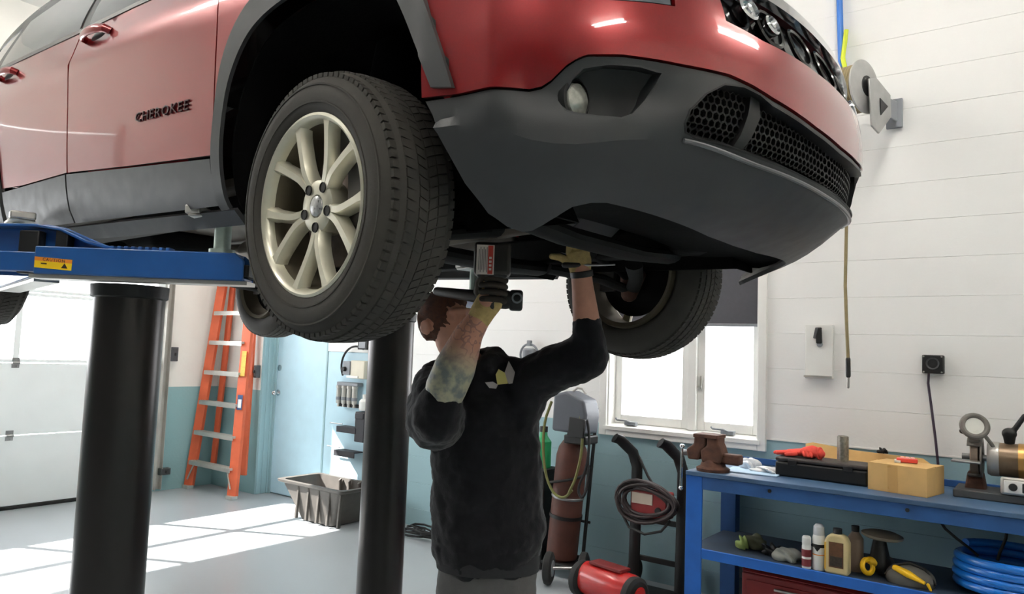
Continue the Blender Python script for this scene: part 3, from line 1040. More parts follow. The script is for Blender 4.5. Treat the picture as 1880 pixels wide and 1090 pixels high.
# seats glimpsed through the windows
for s in (-1, 1):
    b = B().limb([(-1.25, s*0.38, 2.30), (-1.38, s*0.38, 2.65), (-1.45, s*0.38, 2.86)], [(.10, .23), (.09, .22), (.07, .17)], ref=(1, 0, 0))
    b.limb([(-1.47, s*0.38, 2.98), (-1.48, s*0.38, 3.02)], [(.05, .12), (.05, .12)], ref=(1, 0, 0))
    b.cone((-1.46, s*0.38+0.05, 2.86), (-1.47, s*0.38+0.05, 2.98), 0.008, n=8).cone((-1.46, s*0.38-0.05, 2.86), (-1.47, s*0.38-0.05, 2.98), 0.008, n=8)
    b.limb([(-.82, s*0.38, 2.40), (-1.22, s*0.38, 2.36)], [(.08, .24), (.08, .24)], ref=(0, 0, 1))
    b.obj('seat', mat('seat_cloth', (54, 55, 58), 0.9, vary=0.1), car)
b = B().torus((-.86, 0.38, 2.70), (0.9, 0, 0.45), 0.185, 0.016, 36, 8)
b.obj('steering_wheel', M_black, car)
b = B().prism([(-.45, 2.35), (-.50, 2.74), (-.66, 2.76), (-.78, 2.66), (-.76, 2.35)], (0, -0.82, 0), (1, 0, 0), (0, 0, 1), (0, 1.64, 0))
b.obj('dashboard', M_black, car, bevel=0.02)

# ---- underbody
b = B().span((-3.3, -0.50, 2.06), (-.47, 0.50, 2.10)).span((-2.24, -.80, 2.03), (-.47, -.50, 2.07)).span((-2.24, .50, 2.03), (-.47, .80, 2.07))
b.obj('floor_pan', mat('undercoated_floor', (96, 90, 82), 0.7, vary=0.3, scale=5, bump=0.3), car, bevel=0.01)
for s in (-1, 1):
    B().span((-2.2, s*0.66, 1.965), (-.48, s*0.74, 2.035)).obj('pinch_rail', M_under, car, bevel=0.006)
    B().span((-.50, s*0.40, 1.93), (.62, s*0.49, 2.03)).obj('frame_rail', M_under, car, bevel=0.012)
    # lower control arm, knuckle, drive shaft, strut
    a = B().tube([(-.20, s*0.40, 1.90), (-.05, s*0.56, 1.87), (.0, s*0.72, 1.83)], [(.022, .05), (.02, .045), (.018, .03)], 10, ref=(0, 0, 1))
    a.tube([(.18, s*0.42, 1.90), (.10, s*0.58, 1.87), (.0, s*0.72, 1.83)], [(.02, .035), (.018, .03), (.018, .03)], 10, ref=(0, 0, 1))
    a.obj('control_arm', M_under, car)
    B().limb([(0, s*0.70, 1.82), (0, s*0.73, 1.90), (-.01, s*0.71, 2.02)], [.035, .055, .035]).obj('knuckle', M_rust, car)
    B().tube([(.02, s*0.20, 1.97), (.02, s*0.34, 1.95), (.01, s*0.40, 1.945), (.0, s*0.62, 1.91), (.0, s*0.70, 1.906)], [.045, .045, .017, .017, .04], 14).obj('drive_shaft', M_under, car)
    B().tube([(-.01, s*0.68, 2.0), (-.03, s*0.60, 2.45)], 0.026, 14).cone((-.02, s*0.645, 2.2), (-.03, s*0.60, 2.42), 0.07, n=20).obj('strut', M_liner, car)
B().tube([(-.30, -.45, 1.91), (-.30, -.20, 1.90), (-.30, .20, 1.90), (-.30, .45, 1.91)], [(.03, .07)]*4, 12, ref=(0, 0, 1)).obj('rear_crossmember', M_under, car)
B().tube([(.30, -.46, 1.93), (.30, -.20, 1.91), (.30, .20, 1.91), (.30, .46, 1.93)], [(.028, .055)]*4, 12, ref=(0, 0, 1)).obj('front_crossmember', M_under, car)
b = B().prism([(-.12, 2.0), (.14, 1.955), (.22, 2.0), (.24, 2.3), (-.2, 2.3)], (0, -.32, 0), (1, 0, 0), (0, 0, 1), (0, .34, 0))
b.obj('oil_pan', mat('cast_aluminium', (84, 84, 84), 0.55, metal=0.5, vary=0.2), car, bevel=0.02)
b = B().prism([(-.16, 2.03), (.10, 1.97), (.2, 2.05), (.2, 2.35), (-.2, 2.35)], (0, .06, 0), (1, 0, 0), (0, 0, 1), (0, .30, 0))
b.obj('gearbox', mat('cast_aluminium', (84, 84, 84)), car, bevel=0.03)
b = B().span((-.48, -.49, 2.30), (.70, .49, 2.36))
b.obj('engine_bay_shield', M_liner, car)
def tray(u, v):
    k = 2*v-1
    p = S(k*66, 1.900-0.02*abs(k)**3, -0.03)
    x = p.x+(0.36-p.x)*u
    return Vector((x, p.y+(k*0.48-p.y)*u, p.z-0.012*sin(pi*u)+0.03*u))
grid_obj('splash_shield', tray, 10, 24, M_liner, (0, 0, -1), 0.008)
b = B().tube([(-.05, .10, 2.02), (-.35, .06, 2.0), (-.55, .02, 1.98), (-1.0, 0, 1.985), (-1.4, -.02, 2.0), (-2.0, -.06, 2.02), (-2.4, .15, 2.03)], .032, 14)
b.limb([(-1.25, 0, 1.985), (-1.65, -.02, 1.995)], [(.07, .11), (.07, .11)], ref=(0, 0, 1))
b.obj('exhaust_pipe', mat('exhaust_steel', (120, 112, 102), 0.5, metal=0.7, vary=0.25, scale=8), car)
B().span((-2.35, -.48, 1.96), (-1.75, -.12, 2.07)).obj('fuel_tank', M_under, car, bevel=0.04, bseg=4)
for s in (-1, 1):
    t = B().tube([(-1.95, s*.55, 1.98), (-2.25, s*.58, 1.93), (-2.6, s*.66, 1.93)], [(.022, .05), (.02, .04), (.02, .03)], 10, ref=(0, 0, 1))
    t.tube([(-2.70, s*.15, 2.0), (-2.68, s*.45, 1.92), (-2.66, s*.70, 1.90)], [(.02, .035)]*3, 10, ref=(0, 0, 1))
    t.obj('trailing_arm', M_under, car)
    B().tube([(-2.6, s*.5, 1.95), (-2.62, s*.48, 2.12)], .06, 16).obj('coil_spring', M_under, car)
B().span((-2.85, -.25, 1.99), (-2.45, .25, 2.10)).obj('rear_axle_housing', M_under, car, bevel=0.04, bseg=4)

# ---- wheels (local -y is the outer face)
AX = (0, -1, 0)
ty = [(.228, -.012), (.236, .004), (.252, .013), (.285, .018), (.318, .010), (.340, -.008), (.354, -.030), (.361, -.065), (.363, -.115), (.361, -.165), (.354, -.200), (.340, -.222), (.318, -.240), (.285, -.248), (.25, -.243), (.228, -.225), (.222, -.19), (.222, -.05)]
ty = [(.228+(r_-.228)*.875 if r_ > .228 else r_, h_*(.86 if h_ < -.05 else 1)) for r_, h_ in ty]
TYRE = B().lathe(ty, (0, 0, 0), AX, 72, closed=True).mesh('wheel', 40)
TYRE.materials.append(M_tyre)
b = B()
def arcblock(a0, a1, h0, h1, r0, r1, skew=0.0):
    vs = []
    for r in (r0, r1):
        for a, h in ((a0, h0), (a1, h0), (a1+skew, h1), (a0+skew, h1)):
            vs.append(b.bm.verts.new((cos(a)*r, -h, sin(a)*r)))
    for f in ((0, 1, 2, 3), (7, 6, 5, 4), (0, 4, 5, 1), (1, 5, 6, 2), (2, 6, 7, 3), (3, 7, 4, 0)):
        b.bm.faces.new([vs[i] for i in f])
NB = 88
st = 2*pi/NB
def tr_(h):
    return lin(-h, [-.010, .008, .030, .065, .115*.9, .142, .172, .191, .21], [.3165, .326, .3385, .3445, .3465, .3445, .3385, .326, .309])
for k in range(NB):
    a = k*st
    for h0, h1, f0, f1, sk_ in ((-.030, -.004, .10, .86, .008), (-.064, -.036, .08, .9, .02), (-.092, -.069, .3, 1.16, .03), (-.122, -.097, .0, .86, -.03), (-.156, -.127, .4, 1.22, -.02), (-.184, -.161, .1, .86, -.01)):
        rr_ = (tr_(h0)+tr_(h1))/2
        arcblock(a+st*f0, a+st*f1, h0, h1, rr_-.008, rr_+.0028, sk_)
TREAD = b.mesh('tread', 0)
TREAD.materials.append(M_tyre)
# raised ring and lettering band on the sidewall
b = B()
for r_, h_ in ((.258, .0150), (.302, .0125)):
    b.lathe([(r_-.003, h_-.004), (r_-.002, h_+.002), (r_+.002, h_+.002), (r_+.003, h_-.004)], (0, 0, 0), AX, 72, closed=True)
SIDE = b.mesh('sidewall_ring', 40)
SIDE.materials.append(M_tyre)
b = B()
b.lathe([(.2335, -.004), (.2325, .004), (.226, .006), (.218, .000), (.214, -.012), (.205, -.05), (.196, -.12), (.205, -.21), (.224, -.222), (.229, -.20), (.226, -.02)], (0, 0, 0), AX, 72, closed=True)
BAR = b.mesh('rim_barrel', 40)
BAR.materials.append(mat('dull_barrel', (104, 96, 80), 0.5, metal=0.5, vary=0.15))
LIPM = B().lathe([(.2345, -.006), (.2335, .005), (.226, .008), (.219, .003), (.214, -.010), (.210, -.030), (.2115, -.032), (.222, -.020)], (0, 0, 0), AX, 72, closed=True).mesh('rim_lip', 40)
LIPM.materials.append(M_rim)
def spoke_mesh():
    bb = B()
    for p in range(5):
        ph = radians(-90+72*p)
        for sg in (-1, 1):
            rr = []
            for k in range(13):
                q = k/12
                r = 0.046+(0.222-0.046)*q
                a = ph+sg*radians(lin(q, [0, .14, .30, .60, .88, 1], [10.0, 6.5, 7.2, 13.6, 17.6, 18.5]))
                w = lin(q, [0, .14, .30, .6, .88, 1], [.013, .0125, .0138, .0140, .0150, .022])
                hf = lin(q, [0, .3, .8, 1], [-.020, -.012, -.004, -.002])
                dp = lin(q, [0, .5, 1], [.035, .032, .03])
                c = Vector((cos(a)*r, 0, sin(a)*r))
                e = Vector((-sin(a), 0, cos(a)))
                o = Vector((0, -1, 0))
                rr.append([c+e*x+o*h for x, h in ((-w*1.25, hf-dp), (-w*1.05, hf-.012), (-w*.62, hf), (w*.62, hf), (w*1.05, hf-.012), (w*1.25, hf-dp))])
            bb.rings(rr)
    bb.lathe([(.002, -.026), (.028, -.026), (.030, -.019), (.060, -.018), (.067, -.022), (.070, -.034), (.070, -.075), (.002, -.075)], (0, 0, 0), AX, 40)
    return bb.mesh('rim_spokes', 35)
SPK = spoke_mesh()
SPK.materials.append(M_rim)
CAP = B().lathe([(.002, -.013), (.018, -.014), (.026, -.017), (.0285, -.024)], (0, 0, 0), AX, 28).mesh('centre_cap')
CAP.materials.append(mat('cap_grey', (176, 176, 176), 0.3, metal=0.6, vary=0.25, scale=90))
LUG = B().lathe([(.0130, -.0145), (.0138, -.020), (.0122, -.030), (.0122, -.0150)], (0, 0, 0), AX, 18, closed=True)
LUG.lathe([(.001, -.0165), (.0125, -.0168), (.0125, -.030)], (0, 0, 0), AX, 18)
LUG = LUG.mesh('lug_hole')
LUG.materials.append(mat('lug_recess', (40, 38, 36), 0.5, metal=0.3))
DSK = B().lathe([(.07, -.075), (.09, -.085), (.150, -.088), (.152, -.092), (.152, -.110), (.08, -.112), (.07, -.10)], (0, 0, 0), AX, 48, closed=True).mesh('brake_disc', 40)
DSK.materials.append(mat('brake_iron', (96, 84, 76), 0.5, metal=0.6, vary=0.3, scale=30))
CAL = B().box((0.135, 0.10, 0.02), (0.07, 0.11, 0.16)).box((0.12, 0.072, 0.02), (0.05, 0.02, 0.11)).mesh('brake_caliper')
CAL.materials.append(mat('caliper_cast', (92, 88, 84), 0.6, metal=0.4, vary=0.2))
HUBB = B().lathe([(.002, -.10), (.10, -.10), (.17, -.125), (.17, -.13), (.002, -.14)], (0, 0, 0), AX, 40).mesh('dust_shield')
HUBB.materials.append(M_under)
def wheel(loc, rz, cam_, spin=0.0):
    w = mkobj('wheel', TYRE, None, car, loc=loc)
    w.rotation_euler = (cam_, 0, rz)
    for nm, me in (('tread', TREAD), ('sidewall_ring', SIDE), ('rim_barrel', BAR), ('rim_lip', LIPM), ('rim_spokes', SPK), ('centre_cap', CAP), ('brake_disc', DSK), ('brake_caliper', CAL), ('dust_shield', HUBB)):
        c = mkobj(nm, me, None, w)
        if nm == 'tread':
            c['kind'] = 'stuff'
        if nm in ('rim_spokes',):
            c.rotation_euler = (0, spin, 0)
    for p in range(5):
        a = radians(-90+72*p)-spin
        mkobj('lug_hole', LUG, None, w, loc=(cos(a)*.0545, 0, sin(a)*.0545))
    return w
wheel((0, -.90, 1.906), radians(-3.4), 0.048)
wheel((0.0, .90, 1.892), pi+radians(-3.4), 0.048, 0.4)
wheel((-2.82, -.90, 1.945), 0, 0.0, 0.2)
wheel((-2.76, .90, 1.95), pi, 0.0, 0.7)

# ================================================================== THE LIFT
lift = thing('vehicle_lift', 'blue in-ground lift with two black posts holding up the red car', 'car lift', (-2.6, 1.9, 0))
def lw(x, y, z=0):
    return Vector((x+2.6, y-1.9, z))
for cx, cy, zt in ((-2.56, 1.24, 1.735), (-2.70, 2.62, 1.735)):
    b = B().lathe([(.112, 0.03), (.112, zt-.03)], lw(cx, cy), (0, 0, 1), 56)
    p = b.obj('post', M_column, lift, smooth=40)
    B().lathe([(.16, 0.0), (.16, 0.02), (.128, 0.03), (.124, 0.045)], lw(cx, cy), (0, 0, 1), 48).obj('floor_collar', M_steel, p)
    B().lathe([(.113, zt-.045), (.120, zt-.04), (.122, zt-.012), (.122, zt)], lw(cx, cy), (0, 0, 1), 48).obj('post_cap', M_black, p)
M_pad = mat('galvanised_pad', (176, 190, 180), 0.4, metal=0.5, vary=0.12, scale=30)
def lift_arm(A, E, z, w=0.10, h=0.088, pad=True, padh=0.13, inner=True, name='swing_arm'):
    """box arm from A to E (world xy), front face offset to the -v side"""
    A, E = Vector((A[0], A[1], 0)), Vector((E[0], E[1], 0))
    d = (E-A).normalized()
    v = Vector((-d.y, d.x, 0))
    L = (E-A).length
    o = lw(A.x, A.y, z)
    t = 0.012
    b = B()
    b.prism([(0, 0), (L, 0), (L, h*.72), (L-.03, h), (0, h)], o, d, (0, 0, 1), v*t)
    b.prism([(0, 0), (L, 0), (L, h*.72), (L-.03, h), (0, h)], o+v*(w-t), d, (0, 0, 1), v*t)
    b.prism([(0, 0), (L-.03, 0), (L-.03, t), (0, t)], o+Vector((0, 0, h-t))+v*t, d, (0, 0, 1), v*(w-2*t))
    b.prism([(0, 0), (L, 0), (L, t), (0, t)], o+v*t, d, (0, 0, 1), v*(w-2*t))
    arm = b.obj(name, M_liftblue, lift, bevel=0.004)
    B().prism([(.1, .012), (L+.012, .012), (L+.012, h*.6), (.1, h*.6)], o+v*(t+.004), d, (0, 0, 1), v*(w-2*t-.008)).obj('arm_extension', M_black, arm, bevel=0.004)
    B().prism([(-.02, -.012), (L+.01, -.012), (L+.01, 0), (-.02, 0)], o+v*.012, d, (0, 0, 1), v*(w-.024)).obj('slide_plate', M_alu, arm)
    if pad:
        c = o+d*(L-.09)+v*(w*.5)+Vector((0, 0, h))
        pp = B().cone(c, c+Vector((0, 0, padh-.02)), .026, n=24)
        pp.cone(c+Vector((0, 0, .0)), c+Vector((0, 0, .014)), .04, n=24)
        ad = pp.obj('height_adapter', M_pad, arm)
        q = c+Vector((0, 0, padh-.012))
        B().box(q-d*.02, (.16, .09, .012), Euler((0, 0, atan2(d.y, d.x)))).box(q-d*.085+Vector((0, 0, .018)), (.05, .09, .03), Euler((0, 0, atan2(d.y, d.x)))).obj('contact_pad', M_alu, ad, bevel=0.006)
    return arm, o, d, v, L
arm, o, d, v, L = lift_arm((-2.573, .941), (-2.046, 1.333), 1.747)
# yoke gusset behind and left of the near arm
o2 = o+v*.102
up = Vector((0, 0, 1))
b = B().prism([(-.30, 0.0), (.22, 0.0), (.22, .100), (.16, .112), (.10, .135), (.03, .163), (-.03, .172), (-.30, .165)], o2, d, up, v*.016)
b.obj('yoke_plate', M_liftblue, arm, bevel=0.003)
B().prism([(-.30, .160), (-.04, .166), (.04, .156), (.13, .118), (.24, .094), (.24, .084), (.13, .106), (.04, .146), (-.04, .156), (-.30, .150)], o2-v*.05, d, up, v*.07).obj('yoke_flange', M_liftblue, arm, bevel=0.003)
B().prism([(-.092, .005), (-.055, .005), (-.028, .085), (-.028, .145), (-.092, .145)], o2-v*.045, d, up, v*.04).obj('yoke_opening_shade', M_black, arm, bevel=0.004)  # black solids painted in for the shaded openings of the yoke
B().prism([(.025, .085), (.065, .085), (.065, .148), (.025, .155)], o2-v*.045, d, up, v*.04).obj('yoke_opening_shade', M_black, arm, bevel=0.004)
B().prism([(-.30, .01), (0.0, .01), (0.0, .072), (-.30, .072)], o+v*.03, d, up, v*.05).obj('pivot_beam', M_liftblue, arm, bevel=0.004)
for k in range(9):
    B().box(o+d*(.235+k*.022)+v*.03+up*.092, (.012, .04, .012), Euler((0, 0, atan2(d.y, d.x)))).obj('rack_tooth', M_liftblue, arm, bevel=0.002)
# caution sticker on the near arm
M_yel = mat('sticker_yellow', (250, 208, 28), 0.4, vary=0.02)
M_org = mat('sticker_orange', (238, 140, 44), 0.4, vary=0.02)
M_ink = mat('printing_ink', (40, 26, 22), 0.5, vary=0.05)
st = B().prism([(.003, .020), (.120, .013), (.121, .047), (.003, .054)], o-v*.001, d, up, v*.001).obj('caution_sticker', M_yel, arm)
B().prism([(.003, .042), (.121, .035), (.121, .047), (.003, .054)], o-v*.0016, d, up, v*.001).obj('sticker_header', M_org, st)
def letter(txt, size, c, ux, uy, m, parent, name='lettering', **k):
    me = text_mesh(txt, size, 0.0004, **k)
    ux, uy = Vector(ux).normalized(), Vector(uy).normalized()
    n = ux.cross(uy)
    for vt in me.vertices:
        p = vt.co.copy()
        vt.co = Vector(c)+ux*p.x+uy*p.y+n*p.z
    return mkobj(name, me, m, parent)
sd = (d*0.118-up*.007).normalized()
letter('CAUTION', .0135, o+d*.064+up*.0435-v*.002, sd, up, M_ink, st, space=1.25)
B().prism([(.088, .020), (.108, .019), (.098, .035)], o-v*.0018, d, up, v*.001).obj('hazard_mark', M_ink, st)
B().prism([(.024, .031), (.042, .030), (.042, .034), (.024, .035)], o-v*.0018, d, up, v*.001).obj('print_line', M_ink, st)
lift_arm((-2.75, 1.10), (-3.55, 1.27), 1.747, padh=.20)
lift_arm((-2.62, 2.80), (-2.22, 2.70), 1.747, padh=.14)
lift_arm((-2.80, 2.72), (-3.60, 2.74), 1.747, padh=.20)

# ================================================================== THE MECHANIC
LAT = Vector((.78, .62, 0)).normalized()       # towards his left hand
FWD = Vector((LAT.y, -LAT.x, 0))               # towards the camera
def skin_mat():
    m = mat('skin_tattooed', (196, 140, 116), 0.55, vary=0.08, scale=30)
    nt = m.node_tree
    b_ = nt.nodes['Principled BSDF']
    src = b_.inputs['Base Color'].links[0].from_socket
    tc = nt.nodes.new('ShaderNodeTexCoord')
    vm = nt.nodes.new('ShaderNodeVectorMath')
    vm.operation = 'DISTANCE'
    vm.inputs[1].default_value = (-1.590+1.71, 1.806-2.20, 1.455)
    nt.links.new(tc.outputs['Object'], vm.inputs[0])
    mr = nt.nodes.new('ShaderNodeMapRange')
    mr.inputs['From Min'].default_value = 0.08
    mr.inputs['From Max'].default_value = 0.15
    mr.inputs['To Min'].default_value = 1.0
    mr.inputs['To Max'].default_value = 0.0
    nt.links.new(vm.outputs['Value'], mr.inputs['Value'])
    nz = nt.nodes.new('ShaderNodeTexNoise')
    nz.inputs['Scale'].default_value = 26.0
    nz.inputs['Detail'].default_value = 3.0
    nt.links.new(tc.outputs['Object'], nz.inputs['Vector'])
    rp = nt.nodes.new('ShaderNodeValToRGB')
    rp.color_ramp.elements[0].position = 0.42
    rp.color_ramp.elements[1].position = 0.60
    rp.color_ramp.elements[0].color = (*s2l((176, 172, 146)), 1)
    rp.color_ramp.elements[1].color = (*s2l((118, 126, 124)), 1)
    nt.links.new(nz.outputs['Fac'], rp.inputs['Fac'])
    m1 = nt.nodes.new('ShaderNodeMixRGB')
    nt.links.new(mr.outputs['Result'], m1.inputs['Fac'])
    nt.links.new(src, m1.inputs['Color1'])
    nt.links.new(rp.outputs['Color'], m1.inputs['Color2'])
    # finer line work towards the wrist
    vm2 = nt.nodes.new('ShaderNodeVectorMath')
    vm2.operation = 'DISTANCE'
    vm2.inputs[1].default_value = (-1.52+1.71, 1.835-2.20, 1.61)
    nt.links.new(tc.outputs['Object'], vm2.inputs[0])
    mr2 = nt.nodes.new('ShaderNodeMapRange')
    mr2.inputs['From Min'].default_value = 0.06
    mr2.inputs['From Max'].default_value = 0.11
    mr2.inputs['To Min'].default_value = 0.55
    mr2.inputs['To Max'].default_value = 0.0
    nt.links.new(vm2.outputs['Value'], mr2.inputs['Value'])
    wv = nt.nodes.new('ShaderNodeTexNoise')
    wv.inputs['Scale'].default_value = 34.0
    wv.inputs['Detail'].default_value = 1.0
    nt.links.new(tc.outputs['Object'], wv.inputs['Vector'])
    r1 = nt.nodes.new('ShaderNodeMath')
    r1.operation = 'SUBTRACT'
    r1.inputs[1].default_value = 0.5
    nt.links.new(wv.outputs['Fac'], r1.inputs[0])
    ra = nt.nodes.new('ShaderNodeMath')
    ra.operation = 'ABSOLUTE'
    nt.links.new(r1.outputs[0], ra.inputs[0])
    r2 = nt.nodes.new('ShaderNodeMath')
    r2.operation = 'LESS_THAN'
    r2.inputs[1].default_value = 0.035
    nt.links.new(ra.outputs[0], r2.inputs[0])
    mu = nt.nodes.new('ShaderNodeMath')
    mu.operation = 'MULTIPLY'
    nt.links.new(r2.outputs[0], mu.inputs[0])
    nt.links.new(mr2.outputs['Result'], mu.inputs[1])
    m2 = nt.nodes.new('ShaderNodeMixRGB')
    nt.links.new(mu.outputs[0], m2.inputs['Fac'])
    nt.links.new(m1.outputs[0], m2.inputs['Color1'])
    m2.inputs['Color2'].default_value = (*s2l((122, 92, 92)), 1)
    nt.links.new(m2.outputs[0], b_.inputs['Base Color'])
    return m
PO = Vector((-1.71, 2.20, 0))
def pw(*a):
    return Vector(a)-PO
HC = pw(-1.797, 2.024, 1.650)                   # head centre
HF = Vector((.95, -.10, .22)).normalized()     # face direction: towards the camera's right
HU = Vector((-.22, -.06, .96))
HU = (HU-HF*HU.dot(HF)).normalized()           # crown direction
HL = HU.cross(HF)                              # towards his left ear
HM = Matrix((HF, HL, HU)).transposed()
def hp(f, l, u_):
    return HC+(HF*f+HL*l+HU*u_)*1.10
b = B()
sk = b
# trunk, neck
sk.limb([pw(-1.71, 2.20, .88), pw(-1.706, 2.186, 1.05), pw(-1.707, 2.16, 1.25), pw(-1.71, 2.14, 1.38)], [(.15, .10), (.14, .095), (.16, .105), (.15, .09)], ref=LAT)
sk.limb([pw(-1.715, 2.135, 1.42), pw(-1.750, 2.09, 1.51), pw(-1.790, 2.04, 1.585)], [.075, .060, .058])
# skull, jaw, nose, brow, ears, eyes, lips
sk.ball(hp(-.008, 0, .022), (.096, .076, .092), HM, 24, 16)
sk.limb([hp(.018, 0, -.03), hp(.050, 0, -.082)], [(.060, .064), (.030, .036)], ref=HL)
sk.limb([hp(.080, 0, .010), hp(.100, 0, -.022)], [.010, .014], n=10)
sk.limb([hp(.074, -.045, .028), hp(.088, 0, .028), hp(.074, .045, .028)], [.010, .010, .010], n=10)
for s in (-1, 1):
    sk.ball(hp(-.020, s*.078, -.004), (.020, .009, .031), HM, 14, 10)
    sk.torus(hp(-.022, s*.083, -.002), HL, .022, .006, 20, 6)
    sk.ball(hp(.070, s*.031, .006), (.014, .015, .013), HM, 10, 8)
sk.limb([hp(.080, -.020, -.052), hp(.086, 0, -.052), hp(.080, .020, -.052)], [.007, .008, .007], n=8)
# arms
sk.limb([pw(-1.83, 2.03, 1.38), pw(-1.72, 1.905, 1.345), pw(-1.636, 1.812, 1.335)], [.055, .050, .045])
sk.limb([pw(-1.632, 1.807, 1.338), pw(-1.600, 1.806, 1.43), pw(-1.572, 1.815, 1.50), pw(-1.53, 1.831, 1.615), pw(-1.492, 1.845, 1.675), pw(-1.475, 1.850, 1.72)], [.050, .068, .068, .047, .035, .033])
sk.limb([pw(-1.58, 2.205, 1.46), pw(-1.46, 2.23, 1.52), pw(-1.336, 2.258, 1.566)], [.055, .050, .045])
sk.limb([pw(-1.332, 2.258, 1.568), pw(-1.331, 2.232, 1.665), pw(-1.334, 2.20, 1.80), pw(-1.335, 2.19, 1.85)], [.046, .049, .038, .036])
# legs
for s in (-1, 1):
    H = pw(*(Vector((-1.71, 2.20, .90))+LAT*s*.09))
    K = pw(*(Vector((-1.71, 2.20, .50))+LAT*s*.11+FWD*.03))
    A = pw(*(Vector((-1.71, 2.20, .10))+LAT*s*.13-FWD*.01))
    sk.limb([H, K, A], [.08, .055, .04])
    sk.limb([A, A+FWD*.10-Vector((0, 0, .04))], [.038, .034])
person = sk.obj('person', skin_mat(), None, remesh=0.0065, smit=5)
person.location = PO
tag(person, 'mechanic in a black hooded sweatshirt working overhead under the red car', 'person')
# hair: short brown crop
b = B()
b.ball((0, 0, 0), 1.0, None, 36, 24)
for vv in b.bm.verts:
    f, l, u_ = vv.co
    on_ = (u_ > 0.10+0.75*max(0, f-0.25) and f < 0.80) or (f < -0.30 and u_ > -0.62)
    k = 1.0 if on_ else 0.86
    if abs(l) > 0.75 and f > -0.45 and u_ < 0.15:
        k = 0.86
    vv.co = hp(-.010+f*.102*k, l*.082*k, .024+u_*.100*k)
b.obj('hair', mat('short_brown_hair', (88, 52, 36), 0.85, vary=0.35, scale=60, bump=0.9, bscale=260), person, smooth=60, disp=((.012, .006),))
# hooded sweatshirt
hd = B()
hd.limb([pw(-1.712, 2.205, .815), pw(-1.708, 2.195, .90), pw(-1.707, 2.185, 1.0), pw(-1.707, 2.165, 1.20), pw(-1.71, 2.145, 1.36), pw(-1.72, 2.13, 1.44)], [(.200, .135), (.212, .145), (.205, .142), (.205, .148), (.195, .140), (.12, .10)], ref=LAT, n=28)
hd.limb([pw(-1.835, 2.03, 1.385), pw(-1.73, 2.11, 1.43), pw(-1.60, 2.20, 1.455)], [.088, .090, .085])
# right sleeve pushed up to the elbow, coming towards the camera
hd.limb([pw(-1.84, 2.03, 1.37), pw(-1.77, 1.955, 1.335), pw(-1.69, 1.865, 1.315), pw(-1.640, 1.812, 1.325)], [.098, .100, .098, .085])
hd.limb([pw(-1.640, 1.810, 1.325), pw(-1.618, 1.806, 1.385)], [.083, .074])
hd.limb([pw(-1.83, 2.03, 1.33), pw(-1.80, 2.06, 1.22)], [.09, .07])
hd.limb([pw(-1.80, 1.96, 1.42), pw(-1.72, 1.90, 1.385)], [.075, .085])
# left sleeve
hd.limb([pw(-1.58, 2.21, 1.44), pw(-1.46, 2.235, 1.505), pw(-1.345, 2.256, 1.555)], [.094, .086, .078])
hd.limb([pw(-1.338, 2.258, 1.555), pw(-1.331, 2.245, 1.61), pw(-1.330, 2.234, 1.658)], [.076, .062, .055])
hd.limb([pw(-1.58, 2.21, 1.40), pw(-1.61, 2.19, 1.22)], [.09, .07])
# hood bunched round the neck
hd.limb([pw(-1.86, 2.02, 1.47), pw(-1.83, 2.10, 1.50), pw(-1.74, 2.18, 1.515), pw(-1.675, 2.155, 1.53), pw(-1.655, 2.10, 1.51)], [.040, .052, .055, .050, .040])
hood = hd.obj('hooded_sweatshirt', mat('black_sweatshirt', (27, 26, 30), 0.95, vary=0.15, scale=40, bump=0.25, bscale=160, sheen=0.15, spec=0.2), person, remesh=0.0085, smit=8, disp=((.10, .030), (.035, .010)))
hb = B()
nn = 40
hb.rings([[pw(-1.712, 2.205, z)+LAT*(ra*cos(2*pi*i/nn)+.004*sin(13*i))+FWD*(rb*sin(2*pi*i/nn)) for i in range(nn)] for z, ra, rb in ((.82, .190, .130), (.785, .193, .133), (.758, .190, .130), (.758, .184, .124), (.82, .182, .122))], False, False, closed=True)
hb.obj('waistband', mat('black_ribbing', (40, 40, 43), 0.9, vary=0.2, scale=60), person)
# trousers
tr = B()
tr.limb([pw(-1.712, 2.205, .86), pw(-1.712, 2.205, .74)], [(.178, .118), (.175, .118)], ref=LAT, n=24)
for s in (-1, 1):
    c = Vector((-1.712, 2.205, 0))
    tr.limb([pw(*(c+LAT*s*.085+Vector((0, 0, .76)))), pw(*(c+LAT*s*.10+FWD*.03+Vector((0, 0, .48)))), pw(*(c+LAT*s*.12+Vector((0, 0, .14))))], [.098, .085, .080])
tr.obj('work_trousers', mat('grey_work_trousers', (92, 90, 90), 0.9, vary=0.12, scale=14, bump=0.3, bscale=120), person, remesh=0.01, smit=6, disp=((.09, .02),))
for s in (-1, 1):
    c = Vector((-1.712, 2.205, 0))+LAT*s*.13
    sh = B().limb([pw(*(c-FWD*.05+Vector((0, 0, .055)))), pw(*(c+FWD*.06+Vector((0, 0, .055)))), pw(*(c+FWD*.17+Vector((0, 0, .04))))], [(.050, .042), (.052, .046), (.038, .042)], ref=(0, 0, 1))
    sh.limb([pw(*(c-FWD*.03+Vector((0, 0, .08)))), pw(*(c-FWD*.03+Vector((0, 0, .17))))], [.052, .048])
    sb = sh.obj('work_boot', M_black, person, remesh=0.008, smit=4)
    B().box(pw(*(c+FWD*.06+Vector((0, 0, .012)))), (.09, .30, .024), Euler((0, 0, atan2(FWD.y, FWD.x)-pi/2))).obj('boot_sole', M_rubber, sb, bevel=0.012)
